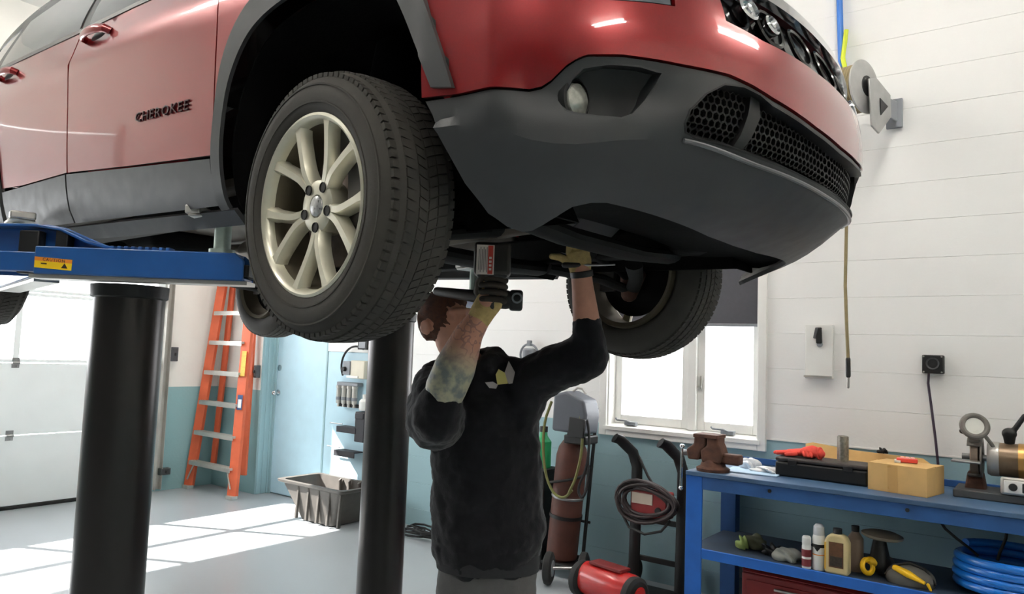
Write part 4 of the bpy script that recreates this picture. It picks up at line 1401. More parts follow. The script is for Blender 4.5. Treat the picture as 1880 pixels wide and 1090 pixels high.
# chest emblem sits on the sweatshirt
bpy.context.view_layer.update()
dg = bpy.context.evaluated_depsgraph_get()
he = hood.evaluated_get(dg)
def drape(pts2, c, ux, uz, m, name, lift_=0.010):
    bb = B()
    vs = []
    for x, z in pts2:
        q = c+ux*x+uz*z+FWD*.4
        hit, loc_, nrm, _ = he.ray_cast(q, -FWD)
        vs.append(bb.bm.verts.new((loc_+nrm*lift_) if hit else c))
    bb.bm.faces.new(vs)
    return bb.obj(name, m, person, solid=0.0015)
ec = pw(-1.60, 2.10, 1.462)
UZ = Vector((0, 0, 1))
drape([(.008, .012), (.026, .056), (.050, .020), (.046, -.016), (.030, -.020)], ec, LAT, UZ, mat('emblem_grey', (176, 170, 168), 0.8), 'emblem_wing')
drape([(-.012, -.022), (-.020, .010), (-.012, .034), (.010, .016), (.028, -.018)], ec, LAT, UZ, mat('emblem_yellow', (206, 196, 120), 0.8), 'emblem_body', 0.012)
drape([(-.058, -.016), (-.030, -.012), (-.010, -.022), (-.018, -.040), (-.040, -.036)], ec, LAT, UZ, mat('emblem_grey', (176, 170, 168)), 'emblem_wing')

# gloves
M_glove = mat('tan_knit_glove', (186, 162, 106), 0.9, vary=0.15, scale=60, bump=0.4, bscale=300)
M_gdark = mat('dark_glove_palm', (52, 44, 36), 0.85, vary=0.3, scale=50, bump=0.3, bscale=200)
CR = Vector((.803, .597, 0)).normalized()      # across the raised forearm
CB = Vector((-.597, .803, 0)).normalized()
GH = pw(-1.468, 1.856, 1.752)                   # grip centre of the tool handle
g = B()
g.limb([pw(-1.503, 1.840, 1.655), pw(-1.488, 1.845, 1.685), pw(-1.474, 1.862, 1.720)], [(.038, .036), (.041, .037), (.044, .034)], ref=CR)
g.limb([GH+CB*.034-UZ*.035, GH+CB*.036+UZ*.030], [(.042, .018), (.040, .016)], ref=CR)
gr = g.obj('glove', M_glove, person, remesh=0.004, smit=3)
for k, (z, ln) in enumerate(((-.034, .9), (-.012, 1.0), (.010, 1.05), (.031, .98))):
    ch = [GH+CR*.034+CB*.030+UZ*z, GH+CR*.044+UZ*(z+.002), GH+CR*.030-CB*.036*ln+UZ*(z+.004), GH-CR*.004-CB*.042*ln+UZ*(z+.005), GH-CR*.030*ln-CB*.030+UZ*(z+.004)]
    B().limb(ch, [.0115, .0112, .0108, .0102, .0092], n=12).obj('finger', M_gdark, gr, smooth=60)
B().limb([GH-CR*.030+CB*.036-UZ*.020, GH-CR*.044+CB*.008-UZ*.004, GH-CR*.040-CB*.022+UZ*.022, GH-CR*.026-CB*.040+UZ*.046], [.0145, .0135, .0122, .0105], n=12).obj('thumb', M_gdark, gr, smooth=60)
WL = pw(-1.335, 2.19, 1.845)
g = B()
g.limb([WL-UZ*.006, WL+Vector((-.002, -.012, .036)), WL+Vector((-.004, -.018, .060))], [(.036, .030), (.044, .024), (.042, .020)], ref=CR)
gl = g.obj('glove', M_glove, person, remesh=0.004, smit=3)
PT = WL+Vector((-.004, -.018, .062))
for k, (x, ln) in enumerate(((-.031, .95), (-.010, 1.06), (.011, 1.0), (.031, .82))):
    a = PT+CR*x
    B().limb([a, a+UZ*.026*ln-CB*.006, a+UZ*.046*ln-CB*.022, a+UZ*.050*ln-CB*.044*ln], [.0112, .0108, .0102, .0088], n=12).obj('finger', M_glove, gl, smooth=60)
B().limb([WL-CR*.024+UZ*.018, WL-CR*.050+UZ*.036-CB*.010, WL-CR*.078+UZ*.046-CB*.018, WL-CR*.104+UZ*.047-CB*.024], [.0170, .0150, .0128, .0105], n=12).obj('thumb', M_glove, gl, smooth=60)
B().lathe([(.0385, -.011), (.0405, -.009), (.0405, .009), (.0385, .011), (.034, .011), (.034, -.011)], pw(-1.334, 2.193, 1.838), (-.02, -.25, .97), 28, closed=True).obj('wristband', M_black, person)

# cordless impact wrench in his right hand
M_tool = mat('black_tool_body', (38, 34, 30), 0.55, vary=0.2, scale=30)
tool = thing('impact_wrench', 'black cordless impact wrench with a white and red label in the raised gloved hand', 'power tool', (PO.x+GH.x, PO.y+GH.y, GH.z))
rz = atan2(CR.y, CR.x)
EZ = Euler((0, 0, rz))
B().limb([(0, 0, -.055), (0, 0, .05)], [(.021, .028), (.022, .030)], ref=CR).obj('handle', M_tool, tool)
bt = B().box((CR*.002-CB*.012+UZ*.098), (.118, .088, .105), EZ).obj('battery_pack', M_tool, tool, bevel=0.012, bseg=3)
B().box((CR*.002-CB*.012+UZ*.052), (.098, .074, .03), EZ).obj('battery_shoe', M_black, bt, bevel=0.008)
M_lab = mat('label_white', (226, 214, 204), 0.5, vary=0.03)
fc = -CB*.0575+UZ*.092
B().box(fc-CR*.020, (.056, .002, .094), EZ).obj('label', M_lab, bt)
B().box(fc-CB*.001-CR*.004, (.016, .002, .090), EZ).obj('label_stripe', mat('label_red', (196, 62, 48), 0.5), bt)
for k in range(6):
    B().box(fc-CB*.001-CR*(.040-.005*k), (.0022, .002, .080 if k % 2 else .066), EZ).obj('print_line', mat('label_print', (128, 122, 118), 0.6), bt)
for k in range(4):
    B().box(fc-CB*.002-CR*.004+UZ*(-.03+.012*k), (.008, .001, .007), EZ).obj('print_mark', M_lab, bt)
body = B().limb([CR*-.02+CB*.075-UZ*.02, CR*.05+CB*.078-UZ*.022], [(.032, .034), (.032, .034)], ref=UZ).obj('motor_housing', M_tool, tool, smooth=40)
B().box(CR*.082+CB*.08-UZ*.024, (.045, .06, .068), EZ).obj('housing_end', M_black, body, bevel=0.01, bseg=3)
B().lathe([(.012, .0), (.018, .0), (.018, .004), (.012, .004)], CR*.085+CB*.048-UZ*.018, -CB, 20, closed=True).obj('side_knob', M_grey_pl, body)
B().limb([CB*.02-UZ*.03, CB*.06-UZ*.025], [.022, .026]).obj('neck', M_tool, tool)
B().limb([CR*-.03+CB*.10-UZ*.015, CR*-.20+CB*.26+UZ*.012], [.022, .016]).obj('anvil', M_tool, tool)
rod = thing('steel_rod', 'thin steel rod held across the raised left glove', 'hand tool', (PO.x+WL.x, PO.y+WL.y, WL.z))
B().tube([CR*-.01-CB*.026+UZ*.020, CR*.05-CB*.026+UZ*.022, CR*.115-CB*.024+UZ*.026], [.005, .004, .003], 10).obj('shaft', M_steel, rod)
B().limb([CR*-.06-CB*.026+UZ*.018, CR*-.012-CB*.026+UZ*.020], [.010, .009], n=12).obj('handle', M_black, rod)

# ================================================================== LEFT SIDE OF THE SHOP
# orange step ladder
lad = thing('step_ladder', 'orange fibreglass step ladder leaning closed in the corner', 'ladder', (-7.07, 4.42, 0))
def lp(x, y, z):
    return Vector((x+7.07, y-4.42, z))
def channel(b, p0, p1, w, d, face):
    """C-section rail from p0 to p1"""
    p0, p1 = Vector(p0), Vector(p1)
    ax = (p1-p0).normalized()
    f = Vector(face)
    f = (f-ax*f.dot(ax)).normalized()
    s_ = ax.cross(f)
    for c, a_, b_ in ((0, w, 0.006), (-w/2+.004, .006, d), (w/2-.004, .006, d)):
        q = [s_*c-f*(0 if a_ == w else d/2)]
        rr = []
        for p in (p0, p1):
            o_ = p+q[0]
            rr.append([o_+s_*x+f*y for x, y in ((-a_/2, -b_/2), (a_/2, -b_/2), (a_/2, b_/2), (-a_/2, b_/2))])
        b.rings(rr)
Lf, Lt = lp(-7.48, 4.38, .03), lp(-7.36, 4.56, 2.35)
Rf, Rt = lp(-6.675, 4.38, .03), lp(-6.83, 4.56, 2.35)
for p0, p1, f in ((Lf, Lt, (0.35, -1, 0)), (Rf, Rt, (0.35, -1, 0))):
    b = B()
    channel(b, p0, p1, .105, .04, f)
    r_ = b.obj('front_rail', M_orange, lad, bevel=0.002)
    B().box(p0-Vector((0, 0, .012)), (.11, .07, .036)).obj('rail_foot', M_alu, r_, bevel=0.004)
for p0, p1 in ((lp(-7.40, 4.60, .20), lp(-7.30, 4.64, 2.33)), (lp(-6.80, 4.58, .20), lp(-6.88, 4.64, 2.33))):
    b = B()
    channel(b, p0, p1, .06, .03, (0.35, -1, 0))
    b.obj('rear_rail', M_orange, lad, bevel=0.002)
for z in (.29, .605, .925, 1.245, 1.565, 1.885, 2.2):
    t = (z-.03)/2.32
    a, c = Lf.lerp(Lt, t), Rf.lerp(Rt, t)
    b = B().box((a+c)/2, ((c-a).length-.02, .085, .022)).box((a+c)/2+Vector((0, -.04, -.014)), ((c-a).length-.02, .006, .035))
    for k in range(4):
        b.box((a+c)/2+Vector((0, -.03+.02*k, .012)), ((c-a).length-.03, .005, .004))
    b.obj('step', M_alu, lad)
for s_, e in ((Lf, Lt), (Rf, Rt)):
    a = s_.lerp(e, .11)
    c = a+Vector((.09 if s_ is Lf else -.09, 0, -.16))
    B().tube([a+Vector((.10 if s_ is Lf else -.10, -.02, .02)), s_.lerp(e, .03)+Vector((0, -.02, 0))], .008, 6).obj('knee_brace', M_alu, lad)
B().box((Lt+Rt)/2+Vector((0, .04, .03)), (.66, .17, .06)).obj('top_cap', M_orange, lad, bevel=0.01)
pf = Rf.lerp(Rt, .57)
fdir = (Rt-Rf).normalized()
sx = Vector((1, .35, 0)).normalized()
B().prism([(-.028, -.13), (.028, -.13), (.028, .13), (-.028, .13)], pf+Vector((.012, -.008, 0))+Vector((.35, -1, 0))*.004, sx, fdir, Vector((.35, -1, 0))*.001).obj('warning_label', mat('ladder_label', (232, 190, 84), 0.5, vary=0.15, scale=50), lad)
pf2 = Rf.lerp(Rt, .40)
B().prism([(-.03, -.075), (.03, -.075), (.03, .075), (-.03, .075)], pf2+Vector((.012, -.008, 0))+Vector((.35, -1, 0))*.004, sx, fdir, Vector((.35, -1, 0))*.001).obj('maker_label', mat('label_blue', (52, 84, 130), 0.5, vary=0.05), lad)
B().prism([(-.02, -.055), (.02, -.055), (.02, .03), (-.02, .03)], pf2+Vector((.012, -.008, 0))+Vector((.35, -1, 0))*.0055, sx, fdir, Vector((.35, -1, 0))*.001).obj('label_field', M_white_pl, lad)
# switches and outlet on the west side
def wallbox(name, lab, cat_, loc, size, m, face, lever=None):
    t = thing(name, lab, cat_, loc)
    B().box((0, 0, 0), size).obj('box', m, t, bevel=0.005)
    f = Vector(face)
    q = f*(size[0]/2 if abs(f.x) > .5 else size[1]/2)
    sz = (.008, size[1]*.7, size[2]*.8) if abs(f.x) > .5 else (size[0]*.7, .008, size[2]*.8)
    B().box(q+f*.002, sz).obj('cover', mat('switch_cover', (70, 70, 72), 0.5), t, bevel=0.003)
    B().box(q+f*.010, (.02, .016, .03)).obj('toggle', M_black, t, bevel=0.003)
    return t
wallbox('push_button_station', 'dark door control box on the white wall beside the overhead door', 'switch', (WX+.03, 4.14, 1.42), (.06, .075, .15), mat('switch_grey', (76, 76, 80), 0.5), (1, 0, 0))
wallbox('wall_outlet', 'dark outlet low on the teal wall beside the overhead door', 'outlet', (WX+.03, 4.13, .20), (.06, .11, .07), mat('outlet_grey', (64, 72, 72), 0.5), (1, 0, 0))
wallbox('light_switch', 'small dark switch on the white corner column right of the ladder', 'switch', (-6.79, 4.665, 1.27), (.05, .05, .13), mat('switch_grey', (76, 76, 80)), (0, -1, 0))
# plastic trough in the sunlight
tro = thing('plastic_trough', 'black ribbed plastic trough standing in the sunlit patch', 'trough', (-5.35, 4.50, 0))
def ring4(x0, x1, y0, y1, z, r=.05, n=4):
    out = []
    for cx, cy, a0 in ((x1-r, y1-r, 0), (x0+r, y1-r, 90), (x0+r, y0+r, 180), (x1-r, y0+r, 270)):
        for k in range(n+1):
            a = radians(a0+90*k/n)
            out.append(Vector((cx+r*cos(a), cy+r*sin(a), z)))
    return out
b = B()
b.rings([ring4(-.15, .29, -.19, .21, .012), ring4(-.40, .42, -.215, .225, .30), ring4(-.45, .45, -.245, .25, .315), ring4(-.455, .455, -.25, .255, .335), ring4(-.40, .415, -.205, .215, .335), ring4(-.385, .405, -.20, .21, .30), ring4(-.14, .28, -.18, .20, .025)])
b.obj('tub', mat('dusty_black_plastic', (74, 70, 66), 0.6, vary=0.2, scale=10), tro, smooth=35)
for k in range(5):
    q = -.14+.105*k
    B().prism([(0, .02), (0, .30), (-.012-.0, .30), (-.03, .02)], (q*1.35+.03-.012, -.205, 0), (0, 1, 0), (0, 0, 1), (.024, 0, 0)).obj('rib', mat('dusty_black_plastic', (74, 70, 66)), tro, bevel=0.004)
for k in range(3):
    q = -.08+.13*k
    B().prism([(0, .05), (0, .335), (-.03, .32), (-.02, .05)], (q, .205, 0), (0, 1, 0), (0, 0, 1), (.02, 0, 0)).obj('rib', mat('dusty_black_plastic', (74, 70, 66)), tro, bevel=0.004)
# service board with fittings behind the right lift post
bd = tag(B().box((-5.40, NY-.014, .76), (.95, .02, 1.50)).obj('service_board', M_sky, None, bevel=0.003), 'pale blue painted board on the wall behind the right lift post', 'board')
YB = NY-.024
t = thing('control_box', 'beige control box with a grey dial face above the filter row', 'control box', (-5.36, YB-.05, 1.35))
B().box((.03, 0, 0), (.19, .10, .17)).obj('case', mat('beige_enamel', (206, 200, 182), 0.5), t, bevel=0.006)
B().box((-.115, -.02, .01), (.10, .08, .13)).obj('dial_face', M_grey_pl, t, bevel=0.005)
B().lathe([(.002, .03), (.02, .03), (.024, 0)], (-.13, -.06, 0), (0, -1, 0), 20).obj('dial', M_black, t)
B().box((-.03, -.052, -.07), (.16, .012, .02)).obj('nameplate', M_white_pl, t)
t = thing('air_filter_rack', 'row of four clear and silver filter bowls on the pale blue board', 'air filters', (-5.49, YB-.05, 1.10))
B().box((0, .01, .105), (.30, .07, .035)).obj('manifold', M_grey_pl, t, bevel=0.006)
B().box((.01, .02, -.10), (.27, .05, .03)).obj('lower_bracket', M_black, t, bevel=0.006)
for k in range(4):
    x = -.125+.075*k
    fb = B().lathe([(.002, -.085), (.022, -.085), (.026, -.07), (.026, .06), (.030, .065), (.030, .088), (.002, .088)], (x, -.01, 0), (0, 0, 1), 20).obj('filter_bowl', M_alu, t)
    B().lathe([(.027, -.05), (.0275, -.05), (.0275, -.02), (.027, -.02)], (x, -.01, 0), (0, 0, 1), 20, closed=True).obj('bowl_band', M_grey_pl, fb)
    B().cone((x, -.01, -.085), (x, -.01, -.115), .012, .016, 12).obj('drain_valve', M_alu, fb)
t = thing('white_bottle', 'squat white bottle on the board below the filter row', 'bottle', (-5.26, YB-.05, .97))
B().lathe([(.002, 0), (.045, 0), (.05, .01), (.05, .085), (.035, .105), (.018, .112), (.018, .13), (.002, .13)], (0, 0, 0), (0, 0, 1), 24).obj('body', M_white_pl, t)
B().lathe([(.02, .12), (.021, .15), (.002, .152)], (0, 0, 0), (0, 0, 1), 20).obj('cap', M_white_pl, t)
t = thing('wall_bin', 'tall black bin mounted below the white bottle', 'bin', (-5.25, YB-.06, .68))
B().box((0, 0, .14), (.13, .10, .28)).obj('body', mat('bin_black', (44, 44, 50), 0.6), t, bevel=0.008)
B().box((0, -.055, .24), (.11, .012, .05)).obj('lip', mat('bin_black', (44, 44, 50)), t, bevel=0.004)
for nm, lab, x, z, w in (('upper', 'dark tray shelf with a rod end, upper of the two on the board', -5.43, .80, .27), ('lower', 'dark tray shelf with a rod end, lower of the two on the board', -5.44, .575, .29)):
    t = thing('tray_shelf', lab, 'shelf', (x, YB-.06, z))
    B().box((0, 0, 0), (w, .11, .012)).obj('tray', mat('bin_black', (44, 44, 50)), t, bevel=0.003)
    B().box((0, -.052, -.022), (w, .008, .055)).obj('front_lip', mat('bin_black', (44, 44, 50)), t, bevel=0.003)
    B().cone((-w/2-.16, 0, .02), (-w/2+.02, 0, .02), .006, n=8).obj('rod', M_steel, t)
cb = B()
pts = []
for k in range(15):
    a = radians(60+150*k/14)
    pts.append((-5.40+.20*cos(a)-.02, YB-.045, 1.38+.19*sin(a)))
cb.tube(pts, .010, 8)
tag(cb.obj('power_cable', M_rubber, None), 'black cable arching beside the beige control box', 'cable')
t = thing('junction_box', 'small black junction box high on the blue board', 'electrical box', (-5.30, YB-.04, 1.585))
B().box((0, 0, 0), (.13, .08, .09)).obj('box', M_black, t, bevel=0.006)
B().box((0, -.042, 0), (.09, .006, .06)).obj('cover', M_grey_pl, t, bevel=0.003)
tag(B().box((-5.585, YB-.004, 1.57), (.58, .006, .115)).obj('paper_notice', M_white_pl, None), 'blank white sheet fixed above the filter row', 'sign')
# cords in the strip of floor between post and man
for k, lab in enumerate(('coiled dark air line lying on the floor behind the mechanic', 'loose dark cord lying along the foot of the blue wall')):
    b = B()
    P = []
    for i in range(60):
        a = i*.42
        rr = .10+.05*sin(i*.9+k)
        if k == 0:
            P.append((-4.25+rr*1.6*cos(a), 4.62+rr*sin(a), .012+.0012*i))
        else:
            P.append((-4.75+.016*i, 4.74+.05*sin(i*.4), .012+.01*abs(sin(i*.2))))
    tag(b.tube(P, .009, 6).obj('air_line' if k == 0 else 'extension_cord', M_rubber, None), lab, 'cord')
t = thing('floor_box', 'small dark valve box on the floor beside the coiled air line', 'box', (-4.12, 4.72, 0))
B().box((0, 0, .06), (.10, .10, .12)).obj('body', mat('bin_black', (44, 44, 50)), t, bevel=0.01)
B().cone((0, 0, .12), (0, 0, .16), .02, n=14).ball((0, 0, .17), .025).obj('knob', M_black, t)

# ================================================================== RIGHT SIDE: WALL FITTINGS
t = thing('alarm_bell', 'grey round fitting with a wire ring on the white wall above the shoulder', 'wall fitting', (-3.40, NY-.05, 1.55))
B().lathe([(.002, -.055), (.05, -.055), (.055, -.045), (.055, .035), (.045, .05), (.002, .05)], (0, 0, 0), (0, 0, 1), 24).obj('housing', M_grey_pl, t)
B().torus((0, 0, 0), (0, 1, 0), .085, .009, 32, 8).obj('guard_ring', M_grey_pl, t)
B().box((0, 0, .092), (.035, .03, .045)).obj('cap', M_grey_pl, t, bevel=0.005)
B().box((0, .035, -.085), (.24, .03, .03)).obj('bracket', M_alu, t, bevel=0.004)
tag(B().cone((-4.30, NY-.02, 1.47), (-2.80, NY-.02, 1.47), .011, n=10).obj('conduit', M_trim, None), 'thin white conduit along the white block wall', 'conduit')
t = thing('breaker_panel', 'white metal disconnect panel with a black lever on the block wall', 'electrical panel', (-1.202, NY-.02, 1.634))
B().box((0, 0, 0), (.165, .035, .335)).obj('cabinet', M_white_pl, t, bevel=0.004)
B().box((-.004, -.02, -.155), (.165, .012, .012)).obj('door_lip', M_alu, t)
B().box((.005, -.030, .10), (.034, .026, .10), (0.12, 0, -0.1)).obj('lever', M_black, t, bevel=0.006)
B().box((-.012, -.036, .115), (.018, .02, .07), (0.2, 0.25, 0)).obj('lever_arm', mat('lever_grey', (86, 86, 88), 0.5), t, bevel=0.004)
B().cone((.008, -.018, .045), (.008, -.03, .045), .017, n=16).obj('lever_pivot', M_grey_pl, t)
t = thing('wall_socket', 'black heavy-duty socket box on the white wall above the bench', 'outlet', (-.578, NY-.03, 1.578))
B().box((0, 0, 0), (.108, .06, .106)).obj('box', M_black, t, bevel=0.006)
B().lathe([(.026, 0), (.034, 0), (.034, .008), (.026, .004)], (0, -.03, .005), (0, -1, 0), 24, closed=True).obj('socket_ring', mat('socket_grey', (60, 60, 62), 0.5), t)
for sx_ in (-1, 1):
    for sz_ in (-1, 1):
        B().cone((sx_*.045, -.03, sz_*.044), (sx_*.045, -.034, sz_*.044), .005, n=8).obj('screw', M_alu, t)
P = [(-.60, NY-.04, 1.53), (-.605, NY-.03, 1.47), (-.59, NY-.022, 1.33), (-.572, NY-.022, 1.16), (-.560, NY-.022, 1.02), (-.552, NY-.025, .93)]
tag(B().tube(P, .007, 8).obj('socket_cord', mat('purple_black_cord', (58, 44, 62), 0.5), None), 'thin dark cord hanging from the black wall socket to the bench', 'cord')
# hose reel with hose and pipe
t = thing('hose_reel', 'grey spring hose reel bracketed high on the white wall', 'hose reel', (-.945, NY-.33, 3.165))
axr = Vector((.95, -.30, .0)).normalized()
ayr = Vector((.30, .95, 0)).normalized()
B().lathe([(.05, -.075), (.152, -.075), (.157, -.07), (.157, -.062), (.05, -.062)], (0, 0, 0), axr, 48).obj('drum_side', M_grey_pl, t)
B().lathe([(.05, .062), (.152, .062), (.157, .070), (.157, .075), (.12, .085), (.05, .09)], (0, 0, 0), axr, 48).obj('drum_side', mat('reel_grey', (168, 168, 166), 0.45, metal=0.4, vary=0.15), t)
M_hose = mat('olive_hose', (132, 118, 84), 0.6, vary=0.15, scale=30)
for k in range(7):
    B().torus(axr*(-.05+.0165*k), axr, .132, .0095, 40, 8).obj('hose_turn', M_hose, t)
B().lathe([(.002, -.06), (.122, -.06), (.122, .06), (.002, .06)], (0, 0, 0), axr, 40).obj('drum', M_black, t)
B().lathe([(.002, .092), (.06, .092), (.065, .07)], (0, 0, 0), axr, 28).obj('hub_hole_shade', M_black, t)  # black disc stands in for the shaded hole in the drum
b = B().prism([(-.03, .03), (.05, .055), (.21, -.01), (.22, -.14), (.08, -.27), (.0, -.24)], axr*.105, ayr, (0, 0, 1), axr*.012)
b.obj('bracket_plate', mat('reel_grey', (168, 168, 166)), t, bevel=0.004)
b = B().prism([(.08, -.06), (.17, -.09), (.09, -.16)], axr*.118, ayr, (0, 0, 1), axr*.004)
b.obj('bracket_slot', M_black, t)
B().prism([(.15, -.02), (.32, -.02), (.32, -.14), (.15, -.14)], axr*.09, ayr, (0, 0, 1), axr*.012).obj('wall_arm', M_grey_pl, t, bevel=0.004)
B().box((.17, .315, -.08), (.09, .02, .18)).obj('wall_plate', M_grey_pl, t, bevel=0.004)
B().box(Vector((-.02, -.02, -.235)), (.10, .06, .05), (0, 0, -.52)).obj('guide_arm', mat('reel_grey', (168, 168, 166)), t, bevel=0.006)
t = thing('air_hose', 'thin olive air hose hanging straight down with a black grip and clear tip', 'hose', (-.985, 4.60, 1.42))
P = [(.03, -.06, 1.56), (.015, -.05, 1.40), (0, -.02, 1.03), (-.010, 0, .72), (-.012, 0, .60), (-.004, 0, .36), (.004, 0, .17)]
B().tube(P, .0095, 10).obj('hose', M_hose, t)
B().limb([(.004, 0, .17), (.005, 0, .075)], [.0135, .0135], n=12).obj('grip', M_black, t)
B().limb([(.005, 0, .065), (.004, 0, .010)], [.0085, .0085], n=12).obj('tip', mat('clear_tip', (176, 172, 168), 0.3, metal=0.4), t)
tag(B().tube([(-1.085, NY-.03, 4.55), (-1.085, NY-.03, 3.88), (-1.072, NY-.035, 3.42)], .019, 12).obj('air_pipe', mat('blue_pipe', (44, 112, 198), 0.4), None), 'blue air pipe running up the white wall above the hose reel', 'pipe')
tag(B().tube([(-1.040, NY-.05, 3.66), (-1.048, NY-.05, 3.58), (-1.058, NY-.06, 3.48), (-1.03, NY-.10, 3.36)], .014, 10).obj('whip_hose', mat('lime_hose', (206, 220, 60), 0.5), None), 'short lime yellow hose beside the blue air pipe', 'hose')

# ================================================================== WELDING GAS CART
t = thing('gas_cylinder', 'tall rusty brown gas cylinder strapped on its cart under the window', 'gas cylinder', (-2.90, 4.60, .10))
b = B().lathe([(.002, 0), (.10, .0), (.112, .02), (.112, .74), (.10, .80), (.07, .85), (.03, .875), (.03, .90), (.002, .90)], (0, 0, 0), (.10, -.02, 1), 36)
b.obj('cylinder_body', mat('brown_cylinder_paint', (84, 46, 36), 0.6, vary=0.25, scale=9, bump=0.15), t)
B().lathe([(.117, .30), (.119, .30), (.119, .325), (.117, .325)], (0, 0, 0), (.10, -.02, 1), 36, closed=True).obj('strap', M_black, t)
B().lathe([(.115, .44), (.118, .445), (.118, .455), (.115, .46)], (0, 0, 0), (.10, -.02, 1), 36, closed=True).obj('chain', M_steel, t)
ct = thing('cylinder_cart', 'black two-wheeled cart carrying the brown gas cylinder', 'cart', (-2.88, 4.60, 0))
for s in (-1, 1):
    w = B().lathe([(.03, -.025), (.085, -.03), (.105, -.02), (.11, 0), (.105, .02), (.085, .03), (.03, .025)], ((.07, -.30, .11) if s < 0 else (.25, -.14, .11)), (1, .4, 0), 32)
    wo = w.obj('wheel', M_rubber, ct)
    B().lathe([(.002, -.028), (.05, -.032), (.06, -.02), (.06, .02), (.05, .032), (.002, .028)], ((.07, -.30, .11) if s < 0 else (.25, -.14, .11)), (1, .4, 0), 24).obj('wheel_hub', M_grey_pl, wo)
B().box((0.02, 0, .085), (.26, .26, .02)).box((.03, .10, .085), (.2, .03, .06)).obj('toe_plate', M_black, ct, bevel=0.004)
for s in (-1, 1):
    B().tube([(s*.11-.03, .13, .08), (s*.11+.0, .15, .60), (s*.11+.04, .16, 1.18)], .013, 10).obj('frame_tube', M_black, ct)
for z in (.35, .75, 1.12):
    B().cone((-.10+z*.03, .15, z), (.11+z*.03, .15, z), .010, n=10).obj('cross_tube', M_black, ct)
B().cone((.07, -.30, .11), (.25, -.14, .11), .012, n=10).obj('axle', M_steel, ct)
wf = thing('wire_feeder', 'grey hooded wire feeder box on top of the gas cylinder cart', 'welder', (-2.80, 4.56, .985))
B().prism([(-.13, .03), (.14, .02), (.155, .16), (.13, .26), (-.02, .315), (-.12, .29)], (0, .10, 0), (1, 0, 0), (0, 0, 1), (0, -.20, 0)).obj('hood', mat('slate_grey_plastic', (84, 88, 96), 0.5, vary=0.1), wf, bevel=0.02, bseg=3)
B().prism([(.02, .00), (.15, .0), (.158, .13), (.03, .14)], (0, -.10, 0), (1, 0, 0), (0, 0, 1), (0, -.02, 0)).obj('front_panel', M_black, wf, bevel=0.006)
B().box((.06, 0, -.02), (.18, .18, .06)).obj('base', M_black, wf, bevel=0.01)
B().tube([(-.02, 0, .31), (.02, 0, .34), (.06, 0, .335), (.09, 0, .30)], .008, 8).obj('carry_handle', M_alu, wf)
M_ghose = mat('olive_green_hose', (112, 112, 62), 0.6, vary=0.15)
for k, (lab, P, m) in enumerate((
    ('olive welding hose looping beside the wire feeder', [(-2.94, 4.47, 1.22), (-3.00, 4.46, 1.05), (-2.98, 4.45, .75), (-2.90, 4.45, .58), (-2.80, 4.45, .55), (-2.74, 4.46, .62)], M_ghose),
    ('dark welding hose hanging right of the brown cylinder', [(-2.68, 4.50, 1.18), (-2.62, 4.48, 1.02), (-2.63, 4.47, .78), (-2.70, 4.46, .64), (-2.66, 4.46, .56), (-2.62, 4.47, .66), (-2.63, 4.48, .86)], M_rubber),
    ('olive hose hanging close against the brown cylinder', [(-2.70, 4.47, 1.14), (-2.66, 4.46, .95), (-2.70, 4.45, .72), (-2.76, 4.45, .60)], M_ghose),
    ('hose wrapped round the middle of the brown cylinder', [(-2.86+.135*cos(radians(a)), 4.58+.135*sin(radians(a)), .53+.0005*a) for a in range(150, 400, 14)], M_rubber))):
    # smooth the polyline
    Q = [Vector(p) for p in P]
    for _ in range(2):
        R_ = [Q[0]]
        for i in range(len(Q)-1):
            R_ += [Q[i].lerp(Q[i+1], .25), Q[i].lerp(Q[i+1], .75)]
        Q = R_+[Q[-1]]
    tag(B().tube(Q, .010, 8).obj('welding_hose', m, None), lab, 'hose')
t = thing('green_bottle', 'green bottle half hidden between the mechanic and the brown cylinder', 'bottle', (-3.10, 4.62, .72))
B().lathe([(.002, 0), (.06, 0), (.06, .19), (.03, .23), (.025, .27), (.002, .27)], (0, 0, 0), (0, 0, 1), 24).obj('body', mat('green_plastic', (44, 168, 104), 0.4), t)
B().lathe([(.03, .26), (.03, .30), (.002, .305)], (0, 0, 0), (0, 0, 1), 20).obj('cap', M_black, t)
t = thing('side_stand', 'dark narrow stand left of the brown cylinder', 'stand', (-3.10, 4.62, 0))
B().box((0, 0, .36), (.14, .16, .72)).obj('column', M_black, t, bevel=0.01)
B().box((0, 0, .712), (.20, .20, .016)).obj('shelf', M_black, t, bevel=0.004)

# ================================================================== HAND TRUCK WITH CHARGER, RED COMPRESSOR
t = thing('hand_truck', 'black hand truck with curved handles leaning under the window', 'hand truck', (-2.22, 4.62, 0))
for s, x0_, x1_ in ((-1, -.14, -.13), (1, .20, .21)):
    b = B().tube([(x0_, .05, .03), (x0_, .06, .30), (x0_+.0, .07, .80), (x0_-.03, .06, .90), (x0_-.085, -.02, .985), (x0_-.11, -.06, 1.0)], [(.022, .042)]*6, 12, ref=(0, 1, 0))
    b.obj('upright', M_black, t, smooth=50)
for z in (.20, .46):
    B().box((.03, .065, z), (.34, .02, .035)).obj('crossbar', M_black, t, bevel=0.004)
B().box((.03, -.03, .018), (.40, .22, .012)).obj('toe_plate', M_black, t, bevel=0.003)
B().tube([(-.12, .05, .88), (-.04, .03, .76), (.02, .03, .68)], .009, 8).obj('brace', M_black, t)
for s in (-1, 1):
    B().lathe([(.02, -.02), (.075, -.022), (.085, 0), (.075, .022), (.02, .02)], (.03+s*.20, .13, .088), (1, 0, 0), 28).obj('wheel', M_rubber, t)
ch = thing('battery_charger', 'red and cream battery charger hung on the hand truck', 'charger', (-2.17, 4.545, .60))
